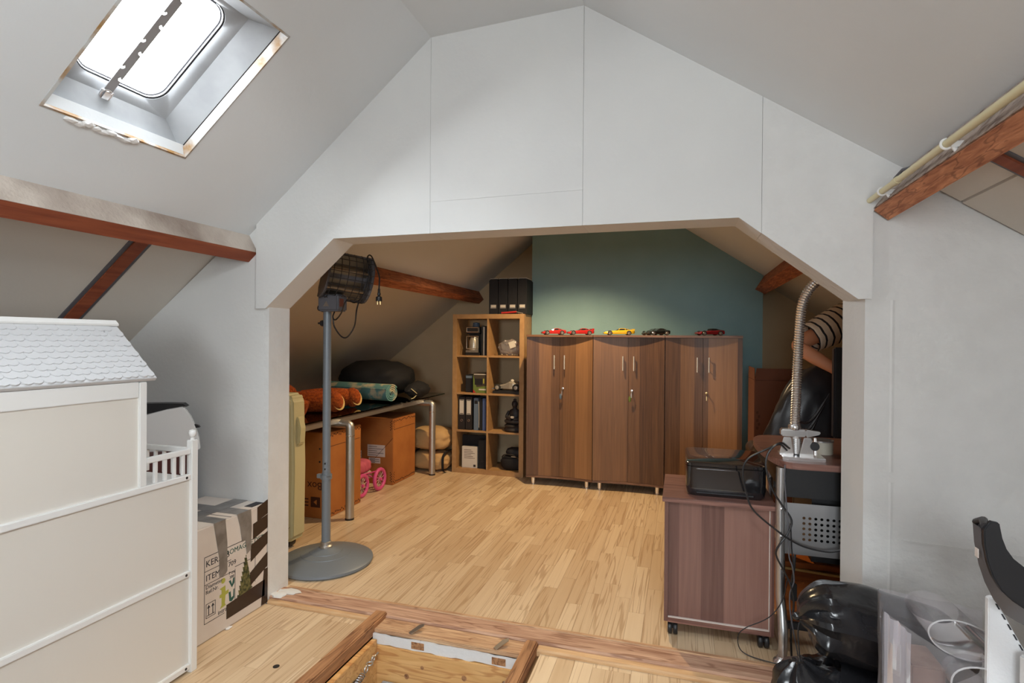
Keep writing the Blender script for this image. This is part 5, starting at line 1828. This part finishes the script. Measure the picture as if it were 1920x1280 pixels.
# tall brown carton behind the desk
tc = thing('tall_carton', 'tall brown carton standing in the back right corner by the cupboards', 'box', (.78, 4.8, 0))
MB().box(.545, 4.62, 0, 1.0, 5.02, 1.10).build('carton_body', M['carton_shaded'], tc, bevel=.004)
MB().prism([(.545, 1.10), (1.0, 1.10), (.98, 1.19), (.56, 1.19)], 1, 4.62, 4.624).build('open_flap', M['carton_shaded'], tc)
MB().prism([(4.624, 1.10), (5.02, 1.10), (5.0, 1.19), (4.64, 1.19)], 0, .545, .549).build('open_flap', M['carton_shaded'], tc)
mb = MB()
for k in range(5):
    mb.box(.56 + .012 * (k % 2), 4.6193, .72 + k * .03, .575 + .012 * (k % 2), 4.62, .74 + k * .03)
mb.build('zigzag_print', M['carton_ink'], tc)

# black leather chair
oc = thing('leather_chair', 'black creased leather armchair behind the desk end', 'chair', (.72, 3.78, 0))
mb = MB()
mb.blob((0, 0, 0), .265, .085, .36, 5, p=3.0, lump=.06, freq=3.5, seed=12)
for v in mb.b.verts:
    v.co.x = .05 * (v.co.z + .36) / .72 + v.co.x * (1.06 - .42 * (v.co.z + .36) / .72)
mb.xf(Matrix.Translation((.72, 3.66, .90)) @ Matrix.Rotation(-.10, 4, 'X') @ Matrix.Rotation(.16, 4, 'Y'))
mb.build('backrest', M['black_leather'], oc, smooth=True)
mb = MB()
mb.blob((.72, 3.92, .52), .28, .27, .075, 3, p=3.5, lump=.04)
mb.build('seat', M['black_leather'], oc, smooth=True)
for s_ in (-1, 1):
    mb = MB()
    mb.tube(bez([(.72 + s_ * .23, 3.72, .80), (.72 + s_ * .255, 3.77, .72), (.72 + s_ * .26, 3.95, .71), (.72 + s_ * .255, 4.08, .66), (.72 + s_ * .23, 4.02, .52)], 28), .036, 12)
    mb.build('armrest', M['black_leather'], oc, smooth=True)
for q in range(5):
    MB().tube(bez([(.55 + .02 * q, 3.572 - .002 * q, .74 + .05 * q), (.66 + .015 * q, 3.566, .72 + .055 * q), (.74 + .02 * q, 3.572, .90 + .05 * q)], 12), [.004 + .006 * math.sin(PI * k / 12) for k in range(13)], 6).build('leather_crease', M['black_leather'], oc, smooth=True)
MB().lathe([(.0001, .10), (.028, .10), (.028, .46), (.0001, .46)], (.72, 3.92, 0), 14).build('gas_column', M['black'], oc)
for q in range(5):
    a = 2 * PI * q / 5 + .3
    ex_, ey_ = .72 + .27 * math.cos(a), 3.92 + .27 * math.sin(a)
    MB().tube([(.72, 3.92, .115), (ex_, ey_, .075)], [.026, .017], 8).build('base_arm', M['black'], oc)
    MB().lathe([(.0001, -.022), (.022, -.022), (.026, 0), (.022, .022), (.0001, .022)], (ex_, ey_, .027), 14, 0).build('castor', M['black'], oc)

# ------------------------------------------------------------------ person behind the leather chair
pe = thing('person', 'person in a striped t-shirt standing behind the leather chair, elbow bent', 'person', (1.19, 3.86, 0))
SH_R, EL_R, WR_R = Vector((.965, 3.80, 1.535)), Vector((.648, 3.62, 1.375)), Vector((.845, 3.50, 1.235))
HA_R = Vector((.915, 3.485, 1.205))
SH_L, EL_L, WR_L = Vector((1.385, 3.82, 1.46)), Vector((1.47, 3.80, 1.21)), Vector((1.40, 3.58, 1.06))
verts = [((1.27, 4.06, 1.00), .150), ((1.25, 4.01, 1.17), .138), ((1.21, 3.92, 1.35), .148), ((1.18, 3.84, 1.455), .092), ((1.155, 3.755, 1.49), .056),
         ((1.14, 3.66, 1.505), .080), ((1.13, 3.60, 1.555), .096), ((1.128, 3.595, 1.60), .07),
         (SH_R, .062), (EL_R, .043), (WR_R, .031), (SH_L, .062), (EL_L, .043), (WR_L, .030),
         ((1.18, 4.06, .93), .098), ((1.18, 4.03, .52), .062), ((1.18, 4.07, .10), .042), ((1.175, 3.98, .035), .035), ((1.17, 3.88, .028), .026),
         ((1.37, 4.06, .93), .098), ((1.375, 4.03, .52), .062), ((1.375, 4.07, .10), .042), ((1.38, 3.98, .035), .035), ((1.385, 3.88, .028), .026),
         ((.80, 3.713, 1.452), .054), ((.735, 3.565, 1.31), .044), ((1.43, 3.81, 1.34), .052), ((1.44, 3.70, 1.135), .041)]
edges = [(0, 1), (1, 2), (2, 3), (3, 4), (4, 5), (5, 6), (6, 7), (3, 8), (8, 24), (24, 9), (9, 25), (25, 10), (3, 11), (11, 26), (26, 12), (12, 27), (27, 13), (0, 14), (14, 15), (15, 16), (16, 17), (17, 18), (0, 19), (19, 20), (20, 21), (21, 22), (22, 23)]


def hand(wrist_i, wpos, d, side, down):
    """palm and five curled fingers continuing from a wrist"""
    d, side, down = Vector(d).normalized(), Vector(side).normalized(), Vector(down).normalized()
    p0 = len(verts)
    verts.append((Vector(wpos) + d * .055, .030))
    edges.append((wrist_i, p0))
    for k, (o_, ln) in enumerate(((-.028, .075), (-.010, .085), (.010, .080), (.028, .062))):
        a = Vector(wpos) + d * .085 + side * o_
        b = a + d * ln * .5 + down * .010
        c_ = b + d * ln * .32 + down * ln * .38
        i_ = len(verts)
        verts.extend(((a, .0105), (b, .0092), (c_, .0075)))
        edges.extend(((p0, i_), (i_, i_ + 1), (i_ + 1, i_ + 2)))
    a = Vector(wpos) + d * .035 - side * .038
    b = a + d * .035 - side * .018 + down * .012
    c_ = b + d * .028 + down * .012
    i_ = len(verts)
    verts.extend(((a, .014), (b, .011), (c_, .0085)))
    edges.extend(((p0, i_), (i_, i_ + 1), (i_ + 1, i_ + 2)))


hand(10, WR_R, HA_R - WR_R, (0, -.5, .8), (0, -.8, -.5))
hand(13, WR_L, (-.3, -.9, -.3), (.9, -.3, 0), (0, -.2, -1))
me = bpy.data.meshes.new('body')
off = Vector(pe.location)
me.from_pydata([Vector(v) - off for v, r in verts], edges, [])
body = bpy.data.objects.new('body', me)
COL.objects.link(body)
body.parent = pe
md = body.modifiers.new('skin', 'SKIN')
md.use_smooth_shade = True
for i_, (v, r) in enumerate(verts):
    me.skin_vertices[0].data[i_].radius = (r, r)
    me.skin_vertices[0].data[i_].use_root = (i_ == 0)
ms = body.modifiers.new('sub', 'SUBSURF')
ms.levels = ms.render_levels = 2
me.materials.append(M['skin'])


def sleeve_mesh(a, b, ra, rb, flare=.0):
    """tube along local z from a to b so that its stripes ring the arm"""
    a, b = Vector(a), Vector(b)
    ln = (b - a).length
    mb = MB()
    N = 18
    prof = [(0, ra * .93), (.12, ra), (.4, ra * 1.0), (.7, (ra + rb) / 2 * 1.03), (.93, rb), (1.0, rb * 1.02)]
    rings = []
    for t, r in prof:
        rings.append([(r * math.cos(2 * PI * k / N) * (1 + .05 * math.sin(3 * k + t * 9)), r * math.sin(2 * PI * k / N), t * ln) for k in range(N)])
    mb.loft(rings, cap=False)
    o_ = mb.build('sleeve', M['shirt'], None, off=Vector(), smooth=True)
    md_ = o_.modifiers.new('thick', 'SOLIDIFY')
    md_.thickness = .004
    z = (b - a).normalized()
    q = z.to_track_quat('Z', 'Y')
    mm = q.to_matrix().to_4x4()
    mm.translation = a - Vector(pe.location)
    o_.parent = pe
    o_.matrix_local = mm
    return o_


sleeve_mesh(SH_R + Vector((.07, .02, .035)), SH_R.lerp(EL_R, .76), .108, .088)
sleeve_mesh(SH_L + Vector((-.07, .01, .03)), SH_L.lerp(EL_L, .70), .100, .080)
mb = MB()
N = 28
tor = [(.93, .200, .150, 1.27, 4.06, 0), (1.0, .198, .148, 1.268, 4.055, .1), (1.14, .185, .138, 1.25, 4.01, .3), (1.27, .196, .140, 1.225, 3.95, .45), (1.39, .212, .138, 1.195, 3.885, .6), (1.455, .20, .122, 1.18, 3.845, .8), (1.485, .15, .10, 1.17, 3.81, .9), (1.50, .082, .075, 1.16, 3.78, 1.0)]
mb.loft([[(cx + w * math.cos(2 * PI * k / N) * (1 + .02 * math.sin(5 * k)), cy + d_ * math.cos(tl) * math.sin(2 * PI * k / N), z + d_ * math.sin(tl) * math.sin(2 * PI * k / N)) for k in range(N)] for z, w, d_, cx, cy, tl in tor], cap=False)
sh_ = mb.build('shirt', M['shirt'], pe, smooth=True)
md = sh_.modifiers.new('thick', 'SOLIDIFY')
md.thickness = .004
mb = MB()
hipr = [(1.01, .192, .142, 1.27, 4.055), (.93, .195, .145, 1.27, 4.06), (.86, .192, .140, 1.27, 4.06)]
mb.loft([[(cx + w * math.cos(2 * PI * k / N), cy + d_ * math.sin(2 * PI * k / N), z) for k in range(N)] for z, w, d_, cx, cy in hipr])
for s_, lx in ((-1, 1.18), (1, 1.37)):
    mb.loft([[(lx + (x_) + r * math.cos(2 * PI * k / 18), y_ + r * math.sin(2 * PI * k / 18), z) for k in range(18)] for z, r, x_, y_ in ((.92, .108, 0, 4.06), (.72, .092, 0, 4.046), (.52, .075, 0, 4.032), (.30, .066, 0, 4.05), (.09, .060, .0, 4.068))])
mb.build('trousers', M['denim'], pe, smooth=True)
for lx in (1.173, 1.383):
    mb = MB()
    mb.loft([[(lx + w * math.cos(2 * PI * k / 18), y_, .046 + h * math.sin(2 * PI * k / 18) if math.sin(2 * PI * k / 18) > 0 else .003 + .0 * k) for k in range(18)] for y_, w, h in ((4.125, .022, .03), (4.10, .042, .075), (4.04, .048, .07), (3.96, .052, .045), (3.88, .050, .032), (3.835, .030, .022))])
    mb.build('shoe', M['black'], pe, smooth=True)
HM = Matrix.Translation((1.128, 3.60, 1.555)) @ Matrix.Rotation(.62, 4, 'X') @ Matrix.Translation((-1.16, -3.79, -1.80))
mb = MB()
mb.blob((1.16, 3.815, 1.855), .112, .115, .105, 3, lump=.05, freq=6, seed=2)
for v in mb.b.verts:
    if v.co.y < 3.745 and v.co.z < 1.875:
        v.co.y = 3.745
    if v.co.z < 1.80:
        v.co.y = max(v.co.y, 3.80)
mb.xf(HM)
mb.build('hair', M['hair'], pe, smooth=True)
MB().loft([[(1.16 + w * math.cos(2 * PI * k / 8), 3.705 - d_ + .004 * math.sin(2 * PI * k / 8), z) for k in range(8)] for z, w, d_ in ((1.80, .006, .0), (1.78, .011, .014), (1.762, .015, .022), (1.755, .010, .010))]).xf(HM).build('nose', M['skin'], pe, smooth=True)
for s_ in (-1, 1):
    MB().blob((1.16 + s_ * .034, 3.700, 1.802), .014, .008, .008, 2).xf(HM).build('eye', M['eye'], pe, smooth=True)
    MB().blob((1.16 + s_ * .034, 3.6925, 1.801), .006, .004, .006, 2).xf(HM).build('iris', M['black'], pe, smooth=True)
    MB().blob((1.16 + s_ * .100, 3.80, 1.79), .012, .022, .034, 2).xf(HM).build('ear', M['skin'], pe, smooth=True)
    MB().tube(bez([(1.16 + s_ * .018, 3.695, 1.822), (1.16 + s_ * .036, 3.692, 1.828), (1.16 + s_ * .054, 3.702, 1.820)], 8), .004, 6).xf(HM).build('eyebrow', M['hair'], pe, smooth=True)
MB().tube(bez([(1.136, 3.708, 1.732), (1.16, 3.700, 1.730), (1.184, 3.708, 1.732)], 8), [.003, .005, .006, .0065, .0065, .0065, .006, .005, .003], 8).xf(HM).build('mouth', M['lips'], pe, smooth=True)

# ------------------------------------------------------------------ conduit along the right purlin
cp = thing('cream_conduit', 'cream plastic conduit pipe clipped along the right purlin', 'pipe', (.69, 1.0, 1.945))
MB().tube([(.690, -2.25, 1.942), (.690, .5, 1.942), (.690, 1.98, 1.942), (.690, 2.437, 1.942)], .0105, 14).build('pipe', M['pipe_cream'], cp, smooth=True)
for yy in (2.30, 1.795, 1.2):
    mb = MB()
    mb.torus((.690, yy, 1.942), .0135, .0035, axis=1, n=16, k=6, a0=PI * .5, a1=PI * 1.95)
    mb.box(.698, yy - .008, 1.930, .732, yy + .008, 1.946)
    mb.tube([(.703, yy, 1.938), (.722, yy - .002, 1.905)], .006, 6)
    mb.build('clip', M['white_plastic'], cp, smooth=True)
MB().lathe([(.0107, -.004), (.0125, -.004), (.0125, .03), (.0107, .03)], (.690, 2.15, 1.942), 14, 1).build('pipe_joint', M['pipe_cream'], cp, smooth=True)
cg = MB()
cg.tube([(.690, 2.18, 1.955), (.70, 2.14, 1.972), (.715, 2.10, 1.968), (.70, 2.07, 1.955)], .005, 6)
cg.build('cable_stub', M['grey_plastic'], cp)

# ------------------------------------------------------------------ cables round the desk leg


def cable(name, lab, pts, r=.0035, m='black', n=70):
    return tag(MB().tube(bez(pts, n), r, 6).build(name, M[m], None, smooth=True), lab, 'cable', 'loose cables at the desk')


cable('lamp_cable', 'black cable looping from the gooseneck base past the printer', [(.46, 2.74, .91), (.42, 2.68, .945), (.366, 2.655, .925), (.29, 2.645, .88), (.268, 2.645, .82), (.285, 2.645, .72), (.315, 2.64, .652), (.411, 2.63, .575), (.48, 2.645, .53), (.536, 2.65, .510), (.61, 2.645, .505), (.66, 2.632, .525)], .0042)
cable('power_cable', 'black cable falling over the desk edge down the chromed leg', [(.47, 2.735, .92), (.42, 2.66, .955), (.375, 2.655, .915), (.362, 2.65, .85), (.386, 2.65, .756), (.425, 2.655, .69), (.466, 2.65, .624), (.45, 2.645, .564), (.42, 2.64, .52), (.405, 2.645, .47), (.438, 2.65, .40), (.466, 2.65, .34), (.478, 2.65, .26), (.47, 2.66, .15), (.475, 2.67, .01)], .0042)
cable('thin_cable', 'thin black cord curling from the desk foot across the laminate', [(.455, 2.66, .36), (.432, 2.655, .264), (.377, 2.65, .186), (.29, 2.66, .125), (.257, 2.66, .085), (.262, 2.66, .03), (.299, 2.655, .005), (.381, 2.618, .010), (.459, 2.606, .012), (.50, 2.60, .012)], .0022)
cable('adapter_cable', 'grey white adapter lead hanging beside the desk leg', [(.44, 2.66, .86), (.438, 2.655, .80), (.445, 2.652, .70), (.452, 2.65, .60), (.458, 2.655, .47), (.472, 2.655, .42), (.478, 2.65, .36), (.462, 2.65, .30), (.468, 2.652, .2), (.50, 2.66, .03)], .003, 'grey_plastic')
cable('black_lead', 'black lead sagging below the perforated steel panel', [(.49, 2.70, .46), (.485, 2.69, .40), (.478, 2.69, .33), (.50, 2.68, .26), (.54, 2.66, .20), (.60, 2.65, .17), (.66, 2.64, .19)], .005)
ad = thing('power_adapter', 'black power adapter hanging in the cables by the desk leg', 'adapter', (.478, 2.66, .30))
MB().box(.468, 2.655, .27, .492, 2.675, .345).build('case', M['black'], ad, bevel=.004)
MB().tube([(.480, 2.665, .345), (.478, 2.664, .42), (.470, 2.664, .5), (.468, 2.68, .6)], .003, 6).build('lead', M['black'], ad)

# ------------------------------------------------------------------ bags, film and packaging by the right pier


def sack(name, lab, path, prof, depth, flat, folds, seed, ties=True):
    """film bag gathered at the first point, with folds running out of the neck"""
    from mathutils import noise
    t = thing(name, lab, 'bag', (path[len(path) // 2][0], path[0][1], -.022), 'black bags by the right pier')
    pts = bez(path, 44)
    NN = 40
    rings = []
    for i_, p_ in enumerate(pts):
        f = i_ / (len(pts) - 1)
        k = min(int(f * (len(prof) - 1)), len(prof) - 2)
        ft = f * (len(prof) - 1) - k
        r = prof[k] * (1 - ft) + prof[k + 1] * ft
        a_ = pts[min(i_ + 1, len(pts) - 1)] - pts[max(i_ - 1, 0)]
        a_.y = 0
        a_.normalize()
        nx = Vector((-a_.z, 0, a_.x))
        amp = .30 * max(0, 1 - f * 2.4) + .05
        ring = []
        for q in range(NN):
            th = 2 * PI * q / NN
            w = 1 + amp * math.sin(folds * th + 1.3 * math.sin(3 * f + seed)) * (.6 + .4 * math.sin(2 * th + seed))
            w += .10 * noise.noise(Vector((math.cos(th) * 1.6 + seed, math.sin(th) * 1.6, f * 5)))
            v = p_ + nx * (r * w * math.sin(th)) + Vector((0, 1, 0)) * (r * depth * w * math.cos(th))
            v.z = max(v.z, flat)
            ring.append(v)
        rings.append(ring)
    mb = MB()
    mb.loft(rings)
    o_ = mb.build('bag_body', M['black_film'], t, smooth=True)
    if ties:
        c_ = pts[2]
        mb = MB()
        mb.torus(c_, prof[0] * .95, .004, axis=0, n=14, k=6)
        mb.tube(bez([c_, c_ + Vector((-.012, -.01, -.05)), c_ + Vector((-.004, -.01, -.16)), c_ + Vector((.0, -.005, -.30))], 16), .0025, 5)
        mb.build('tie_cord', M['black'], t)
        MB().blob(c_ - Vector((.014, 0, 0)), .018, .014, .014, 2, lump=.4, seed=seed).build('neck_tuft', M['black_film'], t, smooth=True)
    return t


sack('black_bag', 'glossy black film bag with tied neck, upper of the two by the pier', [(.400, 2.13, .440), (.440, 2.14, .450), (.53, 2.16, .440), (.65, 2.18, .415), (.80, 2.18, .395), (.92, 2.18, .38)], [.016, .065, .112, .126, .128, .122, .112, .06], 1.15, .26, 9, 2)
sack('black_bag', 'glossy black film bag slumped on the floor under the other', [(.398, 2.12, .300), (.415, 2.13, .245), (.47, 2.15, .185), (.62, 2.17, .155), (.80, 2.18, .14), (.95, 2.18, .13)], [.020, .080, .125, .140, .138, .125, .11, .07], 1.15, -.021, 8, 5)

fw_ = thing('film_packaging', 'clear plastic film packaging with two curled open sleeves', 'packaging', (.70, 1.80, -.022))
MB().box(.622, 1.80, -.022, .705, 1.93, .50).build('brown_insert', M['dull_card'], fw_, bevel=.004)


def wavy(mb, a, b, z0, z1, seed, n=18, k=10, amp=.012):
    from mathutils import noise
    a, b = Vector(a), Vector(b)
    nrm = Vector((b.y - a.y, -(b.x - a.x), 0)).normalized()
    g = []
    for i_ in range(n + 1):
        row = []
        for j_ in range(k + 1):
            u, v = i_ / n, j_ / k
            p_ = a.lerp(b, u)
            zt_ = z1[0] + (z1[1] - z1[0]) * u
            p_ = p_ + nrm * amp * noise.noise(Vector((u * 5 + seed, v * 3, seed)))
            row.append(mb.b.verts.new((p_.x, p_.y, z0 + (zt_ - z0) * v)))
        g.append(row)
    for i_ in range(n):
        for j_ in range(k):
            mb.b.faces.new((g[i_][j_], g[i_ + 1][j_], g[i_ + 1][j_ + 1], g[i_][j_ + 1]))


mb = MB()
wavy(mb, (.545, 1.775, 0), (.78, 1.735, 0), -.02, (.650, .515), 1)
wavy(mb, (.545, 1.775, 0), (.600, 1.99, 0), -.02, (.650, .63), 2)
wavy(mb, (.600, 1.99, 0), (.86, 1.97, 0), -.02, (.63, .61), 3)
mb.build('film_sheet', M['film'], fw_, smooth=True)
mb = MB()
wavy(mb, (.556, 1.80, 0), (.612, 1.772, 0), -.02, (.640, .60), 6, n=8, amp=.03)
mb.build('lilac_sheet', M['lilac_film'], fw_, smooth=True)
for (c_, rx, rz, yy0, yy1, tl) in (((.742, 0, .588), .080, .050, 1.80, 2.0, -.08), ((.765, 0, .505), .088, .062, 1.70, 1.78, -.10)):
    mb = MB()
    N = 32
    rings = []
    for (yy, s_) in ((yy0, 1.0), (yy0 + .002, .975), ((yy0 + yy1) / 2, .93), (yy1, .9)):
        rings.append([(c_[0] + rx * s_ * math.cos(2 * PI * k / N), yy, c_[2] + rz * s_ * math.sin(2 * PI * k / N) + tl * rx * s_ * math.cos(2 * PI * k / N) * 2) for k in range(N)])
    mb.loft(rings, cap=False)
    o_ = mb.build('curled_sleeve', M['film'], fw_, smooth=True)
    mb = MB()
    rr = [Vector(p_) for p_ in rings[0]]
    mb.tube(rr + [rr[0]], .0022, 5)
    mb.build('sleeve_edge', M['film_edge_glint'], o_, smooth=True)

wb = thing('white_carton', 'white foam packing box with slotted sloping side at the right edge', 'box', (1.0, 1.6, -.022))
MB().box(.80, 1.42, -.022, 1.25, 1.66, .640).build('box_body', M['foam'], wb, bevel=.004)
MB().prism([(.752, -.022), (.752, .752), (.764, .756), (.862, .565), (.862, -.022)], 1, 1.695, 1.712).build('slotted_side', M['foam'], wb, bevel=.002)
for k in range(7):
    t_ = .08 + k * .125
    a_ = Vector((.764, 0, .756)).lerp(Vector((.862, 0, .565)), t_)
    b_ = Vector((.764, 0, .756)).lerp(Vector((.862, 0, .565)), t_ + .07)
    MB().prism([(a_.x - .006, a_.z), (a_.x - .002, a_.z), (b_.x - .002, b_.z), (b_.x - .006, b_.z)], 1, 1.6935, 1.6952).build('slot', M['ink'], wb)
MB().prism([(.80, .20), (.80, .60), (1.25, .50), (1.25, .20)], 1, 1.4185, 1.4198).build('front_flap', M['foam'], wb)
ba = thing('black_bracket', 'curved black plastic chair part standing on the white foam box', 'bracket', (.75, 1.5, .64))
inner = [(.656, .979), (.657, .945), (.664, .905), (.674, .875), (.690, .846), (.710, .826), (.731, .812), (.79, .785), (.90, .755), (1.02, .741)]
outer_ = [(1.02, .80), (.90, .815), (.79, .862), (.731, .904), (.712, .920), (.699, .940), (.691, .963), (.687, .985), (.685, .997), (.668, 1.0)]
MB().prism(inner + outer_, 1, 1.50, 1.512).build('front_plate', M['black'], ba, bevel=.002)
mb = MB()
lo = [(p_[0], 1.512, p_[1]) for p_ in inner]
mid_ = [(p_[0] + .010 + .02 * (k / 9), 1.575, p_[1] - .006 - .055 * min(1, k / 5)) for k, p_ in enumerate(inner)]
mid2 = [(p_[0] + .016 + .02 * (k / 9), 1.575, p_[1] - .002 - .045 * min(1, k / 5)) for k, p_ in enumerate(inner)]
lo2 = [(p_[0] + .006, 1.513, p_[1] + .004) for p_ in inner]
mb.loft([lo, mid_, mid2, lo2], closed=False)
mb.build('side_flange', M['grey_plastic'], ba, smooth=True)
MB().tube([(.662, 1.508, .985), (.672, 1.54, .990), (.674, 1.575, .975)], .009, 10).build('top_lug', M['black'], ba, smooth=True)
MB().box(.98, 1.50, .6405, 1.02, 1.575, .742).build('foot', M['black'], ba, bevel=.003)
MB().box(.655, 1.530, .905, .6565, 1.545, .925).xf(Matrix.Translation((.003, 0, 0))).build('slot_mark', M['label'], ba)
